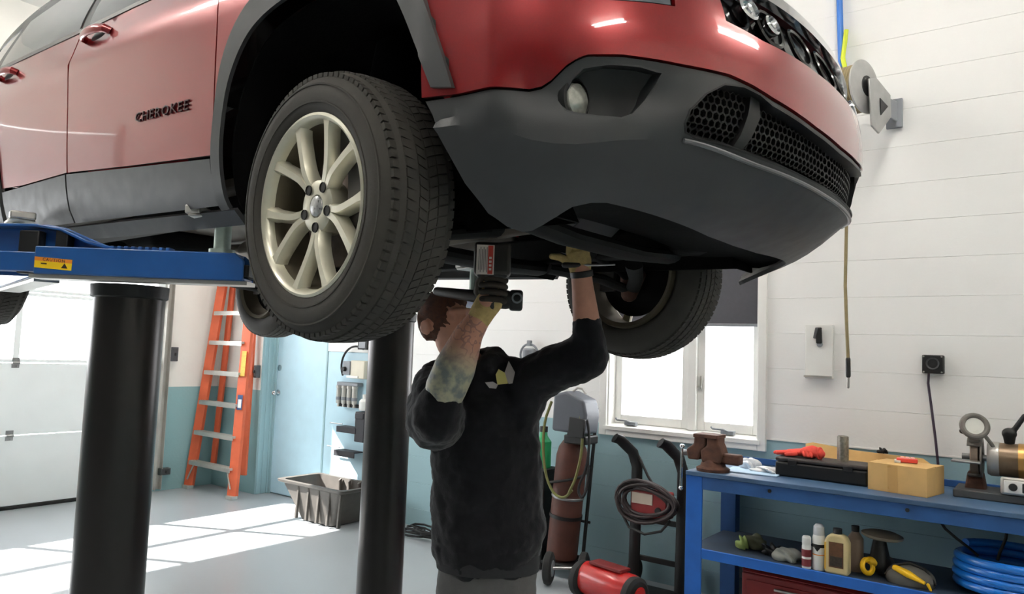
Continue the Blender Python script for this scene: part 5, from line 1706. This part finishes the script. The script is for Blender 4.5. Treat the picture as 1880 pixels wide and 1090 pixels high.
B().box((0, 0, 0), (.26, .12, .17)).obj('case', mat('charger_red', (132, 34, 34), 0.45, vary=0.25), ch, bevel=0.012)
B().box((-.045, -.062, .035), (.15, .006, .07)).obj('cream_panel', mat('charger_cream', (190, 176, 160), 0.5, vary=0.1), ch, bevel=0.002)
B().lathe([(.002, .012), (.02, .012), (.024, 0)], (.07, -.06, -.03), (0, -1, 0), 20).obj('knob', M_black, ch)
B().box((.06, -.064, -.055), (.022, .006, .022)).obj('white_switch', M_white_pl, ch)
b = B()
P = []
for i in range(240):
    a = i*2*pi/24
    P.append((-2.19+(.19+.030*sin(i*.113))*cos(a), 4.49-.022*sin(i*.33), .615+(.105+.030*sin(i*.113+.5))*sin(a)*(1-.2*cos(a))))
tag(b.tube(P, .010, 7).obj('jumper_cable', mat('dark_cable', (52, 42, 42), 0.6, vary=0.2), None), 'bundle of dark cable looped round the red charger', 'cable')
b = B().tube([(-2.36, 4.50, .50), (-2.30, 4.47, .44), (-2.18, 4.46, .415), (-2.07, 4.47, .45), (-2.02, 4.50, .52)], .009, 8)
tag(b.obj('hanging_cable', M_rubber, None), 'single cable sagging below the red charger', 'cable')
cp = thing('air_compressor', 'red pancake air compressor with black wheels on the floor by the bench', 'compressor', (-2.30, 4.22, 0))
axc = Vector((1, -.22, 0)).normalized()
pc = Vector((0, 0, .125))
B().lathe([(.002, -.26), (.06, -.25), (.095, -.22), (.105, -.18), (.105, .18), (.095, .22), (.06, .25), (.002, .26)], pc, axc, 36).obj('tank', mat('red_enamel', (190, 34, 34), 0.35, vary=0.1, coat=0.4), cp)
for s in (-1, 1):
    wo = B().lathe([(.03, -.03), (.09, -.035), (.112, -.02), (.115, 0), (.112, .02), (.09, .035), (.03, .03)], pc+axc*s*.215+Vector((0, -.02, -.01)), axc, 32).obj('wheel', M_rubber, cp)
    B().lathe([(.002, -.034), (.045, -.038), (.05, 0), (.045, .038), (.002, .034)], pc+axc*s*.215+Vector((0, -.02, -.01)), axc, 24).obj('wheel_hub', mat('red_enamel', (190, 34, 34)), wo)
B().box(pc+Vector((0, 0, .115)), (.26, .10, .02), (0, 0, atan2(axc.y, axc.x))).obj('deck', mat('dark_red', (120, 30, 30), 0.6), cp, bevel=0.004)

# ================================================================== WORKBENCH
BX0, BX1, BY0, BY1 = -1.79, 1.30, 4.20, 4.845
bench = thing('workbench', 'long blue steel workbench along the white block wall', 'workbench', (0, 0, 0))
bench.location = (-.25, 4.52, 0)
def bp(x, y, z):
    return Vector((x+.25, y-4.52, z))
def bspan(a, c):
    return B().span(bp(*a), bp(*c))
bspan((BX0, BY0-.012, .875), (BX1, BY1, .900)).obj('worktop', mat('worn_blue_top', (64, 92, 124), 0.5, vary=0.22, scale=5, bump=0.1), bench, bevel=0.003)
bspan((BX0, BY0, .800), (BX1, BY0+.02, .874)).obj('front_apron', M_bench, bench, bevel=0.003)
bspan((BX0, BY1-.02, .80), (BX1, BY1, .874)).obj('rear_apron', M_bench, bench, bevel=0.003)
bspan((BX0, BY1-.012, .900), (BX1, BY1, .938)).obj('backsplash', M_bench, bench, bevel=0.003)
for x in (BX0, .55, BX1-.1):
    for y0, y1 in ((BY0, BY0+.08), (BY1-.08, BY1)):
        b = bspan((x, y0-(.003 if y0 == BY0 else 0), 0.0), (x+.10, y0+.012 if y0 == BY0 else y1-.003, .874))
        o = b.obj('leg', M_shelf if x < 0 and y0 == BY0 else M_bench, bench, bevel=0.003)
    bspan((x+.012, BY0+.012, .84), (x+.03, BY1-.08, .874)).obj('side_rail', M_bench, bench, bevel=0.003)
bspan((BX0+.02, BY0+.01, .448), (BX1-.02, BY1-.03, .460)).obj('lower_shelf', mat('worn_blue_shelf', (52, 66, 84), 0.6, vary=0.25, scale=6), bench)
bspan((BX0+.10, BY0-.002, .405), (BX1-.02, BY0+.012, .462)).obj('shelf_lip', M_shelf, bench, bevel=0.003)
for x in (-1.30, -.62):
    B().cone(bp(x, BY0-.0005, .845), bp(x, BY0-.004, .845), .010, n=12).obj('bolt', M_black, bench)
# vise on the left corner
v_ = thing('bench_vise', 'rusty brown bench vise bolted on the left end of the bench', 'vise', (-1.665, 4.30, .900))
b = B().lathe([(.002, 0), (.095, 0), (.098, .018), (.075, .03), (.06, .07), (.002, .07)], (0, 0, 0), (0, 0, 1), 28)
b.obj('swivel_base', M_rust, v_)
b = B().prism([(-.05, .05), (.06, .05), (.075, .10), (.06, .145), (.05, .165), (.05, .205), (-.02, .205), (-.02, .15), (-.06, .12)], (0, .06, 0), (1, 0, 0), (0, 0, 1), (0, -.12, 0))
b.obj('fixed_jaw', M_rust, v_, bevel=0.012, bseg=3)
b = B().prism([(-.14, .06), (-.07, .06), (-.05, .12), (-.030, .15), (-.030, .205), (-.10, .205), (-.105, .15), (-.15, .12)], (0, .055, 0), (1, 0, 0), (0, 0, 1), (0, -.11, 0))
mv = b.obj('moving_jaw', M_rust, v_, bevel=0.012, bseg=3)
B().box((-.025, 0, .205), (.15, .14, .022)).obj('jaw_plates', M_rust, v_, bevel=0.004)
B().box((.10, 0, .08), (.14, .08, .06)).obj('anvil', M_rust, v_, bevel=0.012)
B().cone((-.14, 0, .09), (-.20, 0, .09), .018, n=16).obj('screw', M_steel, v_)
hb = B().cone((-.185, -.03, .125), (-.180, -.05, -.115), .0085, n=12)
hb.ball((-.185, -.03, .128), .016).ball((-.180, -.05, -.118), .014)
hb.obj('tommy_bar', M_chrome, v_)
# rag / plastic bag
def blob(name, lab, cat_, loc, rx, ry, rz_, m, seed, amp, sub=3):
    b = B()
    b.ball((0, 0, 0), (1, 1, 1), None, 40, 24)
    rnd = random.Random(seed)
    ph = [(rnd.uniform(2, 9), rnd.uniform(2, 9), rnd.uniform(0, 6)) for _ in range(6)]
    for vv in b.bm.verts:
        x, y, z = vv.co
        k = 1+amp*sum(sin(p[0]*x+p[1]*y+p[2]+3*z) for p in ph)/3
        vv.co = Vector((x*rx*k, y*ry*k, max(0.001, (z*k*.9+.55)*rz_)))
    o = b.obj(name, m, None, smooth=60)
    o.location = loc
    return tag(o, lab, cat_)
blob('plastic_bag', 'crumpled clear white plastic bag behind the vise', 'bag', (-1.53, 4.56, .900), .06, .05, .045, mat('crumpled_plastic', (222, 226, 232), 0.25, vary=0.08, scale=40, bump=0.8, bscale=60), 3, .30)
blob('paper_towel', 'crumpled white paper towel beside the black case', 'paper towel', (-1.40, 4.50, .903), .09, .055, .022, mat('tissue', (240, 240, 240), 0.8, bump=0.6, bscale=70), 5, .30)
o = B().box((0, 0, .004), (.30, .22, .006), (0, 0, .12)).obj('blue_paper', mat('pale_blue_paper', (176, 204, 228), 0.7, vary=0.05, scale=30), None)
o.location = (-1.47, 4.45, .900)
tag(o, 'pale blue sheet lying flat between vise and black case', 'paper')
# black tool case
tc = thing('tool_case', 'long flat black plastic tool case lying on the bench', 'tool case', (-1.09, 4.53, .900), -.03)
B().box((0, 0, .042), (.50, .21, .084)).obj('base_shell', M_black, tc, bevel=0.012, bseg=3)
B().box((0, 0, .098), (.50, .21, .024)).obj('lid', mat('scuffed_black', (58, 52, 50), 0.5, vary=0.25, scale=20), tc, bevel=0.010, bseg=3)
for x in (-.15, .15):
    B().box((x, -.108, .084), (.05, .008, .03)).obj('latch', M_black, tc, bevel=0.003)
# steel sleeve standing on the case
st_ = B().lathe([(.022, 0), (.031, 0), (.031, .138), (.026, .142), (.024, .140), (.022, .01)], (0, 0, 0), (0, 0, 1), 32, closed=True).obj('steel_sleeve', mat('turned_steel', (150, 144, 134), 0.4, metal=0.8, vary=0.3, scale=60), None)
st_.location = (-1.00, 4.56, 1.010)
tag(st_, 'short upright steel sleeve standing on the black case', 'steel tube')
# red work gloves on the case
M_redg = mat('red_glove_cloth', (222, 74, 62), 0.85, vary=0.15, scale=30, bump=0.4, bscale=150)
for k, (lab, pos, rz_) in enumerate((('flattened red work glove on the left end of the black case', (-1.275, 4.54, 1.012), .2), ('rolled red work glove beside the flattened one on the black case', (-1.16, 4.53, 1.012), -.2))):
    t = thing('work_glove', lab, 'glove', pos, rz_, 'pair of red work gloves')
    if k == 0:
        B().limb([(-.02, 0, .018), (.05, .0, .024)], [(.018, .045), (.022, .05)], ref=(0, 0, 1)).obj('palm', M_redg, t)
        for q, (y, l) in enumerate(((-.032, .06), (-.011, .075), (.011, .072), (.032, .055))):
            B().limb([(-.02, y, .018), (-.02-l, y*1.2, .012)], [.012, .010], n=10).obj('finger', M_redg, t)
        B().limb([(.02, -.045, .016), (-.03, -.075, .012)], [.013, .010], n=10).obj('thumb', M_redg, t)
    else:
        B().limb([(-.045, 0, .028), (.0, .0, .036), (.045, .0, .030)], [(.028, .04), (.036, .046), (.028, .038)], ref=(0, 0, 1)).obj('palm', M_redg, t, disp=((.03, .012),))
        B().torus((.045, 0, .030), (1, 0, 0), .030, .008, 24, 8).obj('cuff', M_redg, t)
        for q in range(3):
            B().limb([(-.03+.02*q, -.04, .03), (-.02+.02*q, -.052, .014)], [.010, .009], n=10).obj('finger', M_redg, t)
# flat cardboard leaning on the wall
cs = thing('cardboard_sheet', 'flat cardboard sheet leaning on the wall behind the steel sleeve', 'cardboard', (-.93, 4.72, .902))
B().prism([(-.34, 0), (.33, 0), (.345, .12), (.30, .150), (-.06, .158), (-.30, .182), (-.34, .17)], (0, .03, 0), (1, 0, 0), (0, .35, .94), (0, .006, 0)).obj('panel', M_card, cs)
B().box((.10, -.015, .01), (.40, .10, .012)).obj('flap', M_card, cs)
blob('black_knob', 'small dark rubber plug resting on the cardboard edge', 'plug', (-.83, 4.775, 1.052), .026, .018, .022, M_black, 9, .25)
# cardboard box
bx = thing('cardboard_box', 'small closed cardboard box at the front edge of the bench', 'box', (-.665, 4.46, .900), -.20)
b = B()
hw, hd_, hh = .145, .125, .140
tk = .004
for a, c in (((-hw, -hd_, 0), (hw, -hd_+tk, hh)), ((-hw, hd_-tk, 0), (hw, hd_, hh)), ((-hw, -hd_+tk, 0), (-hw+tk, hd_-tk, hh)), ((hw-tk, -hd_+tk, 0), (hw, hd_-tk, hh)), ((-hw, -hd_, 0), (hw, hd_, tk))):
    b.span(a, c)
b.obj('walls', M_card, bx)
B().box((0, -hd_/2-.002, hh+.003), (2*hw, hd_-.004, .004), (.02, 0, 0)).obj('flap', M_card, bx)
B().box((0, hd_/2+.002, hh+.002), (2*hw, hd_-.004, .004)).obj('flap', M_card, bx)
B().box((-.02, -hd_-.0008, hh/2), (.05, .001, hh)).obj('tape', mat('packing_tape', (200, 158, 96), 0.3, vary=0.05), bx)
t = thing('red_packet', 'small red and white blister packet on top of the cardboard box', 'packet', (-.66, 4.47, 1.046), .15)
B().box((0, 0, .014), (.10, .05, .022)).obj('tray', mat('packet_red', (226, 78, 66), 0.4), t, bevel=0.005)
B().box((-.045, -.005, .008), (.03, .06, .012)).obj('card', M_white_pl, t)
for k in range(3):
    B().lathe([(.002, .006), (.010, .005), (.012, 0)], (-.022+.024*k, -.006, .026), (0, -.3, 1), 16).obj('blister', mat('packet_pink', (244, 170, 160), 0.3), t)
# bench grinder
g = thing('bench_grinder', 'old bench grinder with eye shield and lamp lever at the right end of the bench', 'bench grinder', (-.36, 4.60, .900))
B().box((.24, 0, .020), (.66, .26, .040)).obj('mounting_board', mat('dark_board', (70, 72, 74), 0.6, vary=0.2), g, bevel=0.006)
M_grey_old = mat('old_grey_enamel', (104, 100, 94), 0.5, vary=0.25, scale=14)
B().lathe([(.002, -.20), (.075, -.20), (.085, -.19), (.085, -.03), (.085, .10), (.085, .19), (.075, .20), (.002, .20)], (.27, 0, .20), (1, 0, 0), 40).obj('motor', mat('brown_grey_motor', (128, 108, 86), 0.35, metal=0.5, vary=0.25, scale=7), g)
B().lathe([(.04, -.03), (.08, -.03), (.088, -.015), (.088, .02), (.075, .03), (.04, .03)], (.085, 0, .20), (1, 0, 0), 36).obj('end_bell', M_alu, g)
B().lathe([(.0872, -.012), (.0885, -.012), (.0885, .012), (.0872, .012)], (.20, 0, .20), (1, 0, 0), 40, closed=True).obj('brass_band', mat('brass_band', (190, 146, 84), 0.3, metal=0.7), g)
B().lathe([(.0872, -.006), (.0885, -.006), (.0885, .006), (.0872, .006)], (.30, 0, .20), (1, 0, 0), 40, closed=True).obj('brass_band', mat('brass_band', (190, 146, 84)), g)
B().cone((-.06, 0, .20), (.09, 0, .20), .016, n=14).obj('spindle', M_steel, g)
B().lathe([(.014, -.018), (.088, -.018), (.090, -.015), (.090, .015), (.088, .018), (.014, .018)], (.0, 0, .20), (1, 0, 0), 40).obj('wheel', mat('grinding_stone', (112, 98, 86), 0.9, vary=0.15, scale=60), g)
gp = []
for k in range(19):
    a = radians(40+260*k/18)
    gp.append((a, .104))
b = B()
rr = []
for a, r_ in gp:
    o_ = Vector((0, -cos(a), sin(a)))
    c_ = Vector((0, 0, .20))
    rr.append([c_+o_*.094+Vector((-.032, 0, 0)), c_+o_*.104+Vector((-.032, 0, 0)), c_+o_*.104+Vector((.032, 0, 0)), c_+o_*.094+Vector((.032, 0, 0))])
b.rings(rr)
b.lathe([(.03, -.004), (.103, -.004), (.103, .004), (.03, .004)], (.030, 0, .20), (1, 0, 0), 36, closed=True)
b.obj('wheel_guard', M_grey_old, g, smooth=40)
B().box((-.03, -.12, .185), (.13, .09, .010)).obj('tool_rest', M_steel, g, bevel=0.003)
B().box((.0, .02, .075), (.10, .10, .10), None, .7).obj('guard_foot', M_rust, g, bevel=0.01)
es = B().torus((.005, -.085, .365), (.25, -.9, .35), .056, .014, 36, 10).obj('shield_ring', M_grey_old, g)
B().lathe([(.002, -.003), (.046, -.003), (.046, .003), (.002, .003)], (.005, -.085, .365), (.25, -.9, .35), 32).obj('shield_lens', mat('frosted_lens', (222, 222, 214), 0.3, vary=0.05), es)
B().tube([(.045, -.08, .325), (.075, -.06, .28), (.10, -.03, .23)], .010, 8).obj('shield_arm', M_grey_old, es)
B().box((.0, -.05, .30), (.05, .03, .07)).obj('shield_bracket', M_grey_old, es, bevel=0.006)
B().ball((-.05, -.085, .335), .014).obj('thumb_screw', M_black, es)
lv = B().limb([(.15, 0, .28), (.15, -.01, .33)], [.022, .030], n=14)
lv.ball((.15, -.01, .335), (.034, .03, .030)).limb([(.165, -.012, .345), (.215, -.02, .43)], [.014, .012], n=12)
lv.obj('lamp_lever', M_black, g, remesh=0.004, smit=2)
B().box((.20, -.125, .085), (.17, .03, .085), (-.15, 0, 0)).obj('switch_plate', M_alu, g, bevel=0.010)
B().box((.20, -.143, .083), (.14, .008, .062), (-.15, 0, 0)).obj('switch_frame', M_white_pl, g, bevel=0.004)
B().lathe([(.002, .012), (.017, .012), (.019, 0)], (.168, -.146, .083), (0, -1, .15), 20).obj('start_button', M_black, g)
B().box((.228, -.148, .083), (.045, .010, .046), (-.15, 0, 0)).obj('rocker_switch', M_black, g, bevel=0.004)

# ================================================================== ON THE LOWER SHELF (z = .46)
SZ = .461
t = thing('spray_can', 'short white spray can with a dark red band on the lower shelf', 'spray can', (-1.11, 4.23, SZ))
B().lathe([(.002, 0), (.023, 0), (.024, .006), (.024, .115), (.020, .128), (.012, .134), (.002, .134)], (0, 0, 0), (0, 0, 1), 24).obj('body', M_white_pl, t)
B().lathe([(.0245, .012), (.0248, .012), (.0248, .05), (.0245, .05)], (0, 0, 0), (0, 0, 1), 24, closed=True).obj('band', mat('can_maroon', (116, 40, 46), 0.4), t)
B().lathe([(.0245, .062), (.0248, .062), (.0248, .10), (.0245, .10)], (0, 0, 0), (0, 0, 1), 24, closed=True).obj('band', mat('can_maroon', (116, 40, 46)), t)
B().lathe([(.022, .124), (.023, .126), (.023, .160), (.018, .168), (.002, .168)], (0, 0, 0), (0, 0, 1), 20).obj('cap', M_white_pl, t)
t = thing('aerosol_can', 'tall white aerosol can with a black arrow band on the lower shelf', 'spray can', (-1.052, 4.25, SZ))
B().lathe([(.002, 0), (.031, 0), (.0325, .008), (.0325, .165), (.028, .182), (.018, .190), (.002, .190)], (0, 0, 0), (0, 0, 1), 28).obj('body', M_white_pl, t)
B().lathe([(.0328, .118), (.0332, .118), (.0332, .135), (.0328, .135)], (0, 0, 0), (0, 0, 1), 28, closed=True).obj('band', M_black, t)
B().prism([(-.016, .118), (.016, .118), (0, .098)], (0, -.0345, 0), (1, 0, 0), (0, 0, 1), (0, .002, 0)).obj('arrow', M_black, t)
B().lathe([(.0328, .078), (.0332, .078), (.0332, .083), (.0328, .083)], (0, 0, 0), (0, 0, 1), 28, closed=True).obj('orange_line', M_org, t)
B().lathe([(.028, .180), (.029, .184), (.027, .225), (.016, .238), (.002, .240)], (0, 0, 0), (0, 0, 1), 24).obj('cap', mat('clear_cap', (206, 208, 212), 0.2, vary=0.1), t)
t = thing('oil_jug', 'cream plastic jug with a dark brown framed label on the lower shelf', 'jug', (-.955, 4.24, SZ))
M_jug = mat('cream_plastic', (206, 188, 140), 0.45, vary=0.06)
B().prism([(-.055, 0), (.055, 0), (.06, .01), (.06, .165), (.045, .195), (.018, .205), (-.018, .205), (-.045, .195), (-.06, .165), (-.06, .01)], (0, -.035, 0), (1, 0, 0), (0, 0, 1), (0, .07, 0)).obj('body', M_jug, t, bevel=0.012, bseg=3)
B().lathe([(.018, .20), (.022, .205), (.022, .232), (.002, .234)], (-.0, 0, 0), (0, 0, 1), 20).obj('cap', M_black, t)
B().prism([(-.036, .035), (.036, .035), (.036, .165), (-.036, .165)], (0, -.0362, 0), (1, 0, 0), (0, 0, 1), (0, .001, 0)).obj('label', mat('jug_label', (94, 62, 38), 0.5, vary=0.25, scale=45), t)
B().prism([(-.030, .042), (.030, .042), (.030, .092), (-.030, .092)], (0, -.0368, 0), (1, 0, 0), (0, 0, 1), (0, .001, 0)).obj('label_text_block', mat('jug_text', (52, 44, 36), 0.5, vary=0.4, scale=120), t)
B().prism([(-.058, .02), (-.050, .02), (-.050, .16), (-.058, .16)], (0, -.0362, 0), (1, 0, 0), (0, 0, 1), (0, .001, 0)).obj('amber_edge', mat('amber', (214, 168, 60), 0.4), t)
t = thing('brown_bottle', 'pale brown bottle behind the cream jug on the lower shelf', 'bottle', (-.895, 4.37, SZ))
B().lathe([(.002, 0), (.038, 0), (.04, .01), (.04, .17), (.02, .20), (.016, .215), (.002, .215)], (0, 0, 0), (0, 0, 1), 24).obj('body', mat('pale_brown_plastic', (150, 128, 110), 0.5), t)
B().lathe([(.019, .205), (.02, .235), (.002, .236)], (0, 0, 0), (0, 0, 1), 18).obj('cap', M_black, t)
# angle sander / polisher standing on its yellow hook handle
t = thing('disc_polisher', 'black disc polisher standing head up with a yellow hook handle', 'power tool', (-.775, 4.36, SZ))
B().lathe([(.002, .195), (.085, .195), (.10, .203), (.10, .214), (.075, .224), (.002, .228)], (0, 0, 0), (0.06, 0, 1), 36).obj('pad', mat('polishing_pad', (120, 112, 96), 0.8, vary=0.2), t)
B().limb([(0, 0, .19), (0, 0, .10), (.01, 0, .055)], [.030, .048, .052]).obj('gear_head', M_black, t)
B().limb([(.01, .0, .06), (.02, .10, .05)], [.046, .036]).obj('motor_body', mat('brown_black_tool', (66, 50, 38), 0.5, vary=0.25), t)
B().torus((-.045, -.07, .052), (.75, -.5, .2), .034, .013, 28, 10).obj('hook_handle', mat('tool_yellow', (248, 194, 24), 0.4), t)
B().limb([(-.015, -.03, .07), (-.04, -.045, .08)], [.024, .020]).obj('handle_boss', mat('tool_yellow', (248, 194, 24)), t)
t = thing('respirator_mask', 'grey half mask with a yellow strap clip lying on the lower shelf', 'mask', (-.625, 4.31, SZ))
b = B().ball((0, 0, 0), (1, 1, 1), None, 32, 18)
for vv in b.bm.verts:
    x, y, z = vv.co
    vv.co = Vector((x*.115, y*.075, max(0, (z+.35)*.075)))
b.obj('shell', mat('mask_grey', (96, 94, 88), 0.6, vary=0.2), t, smooth=60)
b = B().limb([(-.06, -.055, .080), (0, -.066, .062), (.07, -.070, .034)], [(.014, .020), (.018, .024), (.008, .014)], ref=(0, 0, 1))
b.obj('yellow_clip', mat('tool_yellow', (248, 194, 24)), t)
B().limb([(.088, -.070, .028), (.100, -.072, .006)], [.008, .006], n=10).obj('strap_end', mat('tool_yellow', (248, 194, 24)), t)
B().tube([(-.11, -.02, .03), (-.07, -.03, .085), (0, -.02, .108), (.07, -.02, .085), (.115, -.02, .02)], .008, 8).obj('strap', M_black, t)
# coil of blue hose
hc = thing('hose_coil', 'bright blue air hose coiled on the lower shelf at the right', 'hose', (-.17, 4.47, SZ))
M_bhose = mat('bright_blue_hose', (28, 116, 206), 0.3, vary=0.06, coat=0.4)
b = B()
P = []
for i in range(4*44+20):
    a = i*2*pi/44
    lay = i/44
    P.append(((.262+.006*sin(a*2+lay))*cos(a), (.262+.005*cos(a*3+lay))*sin(a)*.88, .021+.040*lay))
b.tube(P, .0205, 12)
b.obj('coil', M_bhose, hc)
b = B()
P = []
for i in range(3*40):
    a = i*2*pi/40
    P.append((.218*cos(a), .218*sin(a)*.86, .021+.040*i/40))
b.tube(P, .0195, 10)
b.obj('inner_coil', M_bhose, hc)
tag(B().tube([(-.52, 4.42, .80), (-.48, 4.42, .74), (-.43, 4.42, .70), (-.38, 4.42, .665), (-.34, 4.43, .63)], .007, 8).obj('dangling_cord', M_rubber, None), 'dark cord hanging under the bench left of the blue coil', 'cord')
tag(B().tube([(-.215, 4.44, .80), (-.225, 4.44, .73), (-.25, 4.44, .66), (-.26, 4.45, .62)], .007, 8).obj('dangling_cord', M_rubber, None), 'dark cord hanging under the bench above the blue coil', 'cord')
# clutter at the left of the shelf
for k, (x, y, m, lab, nm, ct_) in enumerate((
    (-1.51, 4.40, mat('pale_green_cloth', (158, 178, 104), 0.8, vary=0.2), 'small pale green cloth lump at the left end of the lower shelf', 'cloth', 'cloth'),
    (-1.45, 4.44, mat('olive_dark', (82, 84, 62), 0.8, vary=0.3), 'dark olive strap bundle on the lower shelf', 'strap_bundle', 'strap'),
    (-1.32, 4.36, M_black, 'black rubber lump beside the olive strap bundle', 'rubber_boot', 'rubber part'),
    (-1.235, 4.30, mat('greyish_cloth', (140, 142, 136), 0.8, vary=0.3), 'grey and white rag crumpled on the lower shelf', 'rag', 'rag'))):
    blob(nm, lab, ct_, (x, y, SZ), (.035, .075, .06, .075)[k], .05, (.045, .055, .04, .045)[k], m, 20+k, .28)
# red tool chest under the shelf
t = thing('tool_chest', 'dark red tool chest on the floor under the workbench', 'tool chest', (-1.00, 4.52, 0))
M_chest = mat('dark_red_enamel', (128, 32, 32), 0.45, vary=0.15)
B().box((0, 0, .18), (.98, .42, .34)).obj('body', M_chest, t, bevel=0.01)
B().prism([(-.21, 0), (.21, 0), (.18, .035), (-.18, .035)], (-.49, 0, .352), (0, 1, 0), (0, 0, 1), (.98, 0, 0)).obj('lid', M_chest, t, bevel=0.006)
for k in range(2):
    dr = B().box((0, -.213, .10+.15*k), (.92, .01, .13)).obj('drawer', M_chest, t, bevel=0.004)
    B().box((0, -.226, .14+.15*k), (.60, .018, .012)).obj('drawer_pull', M_alu, dr, bevel=0.003)
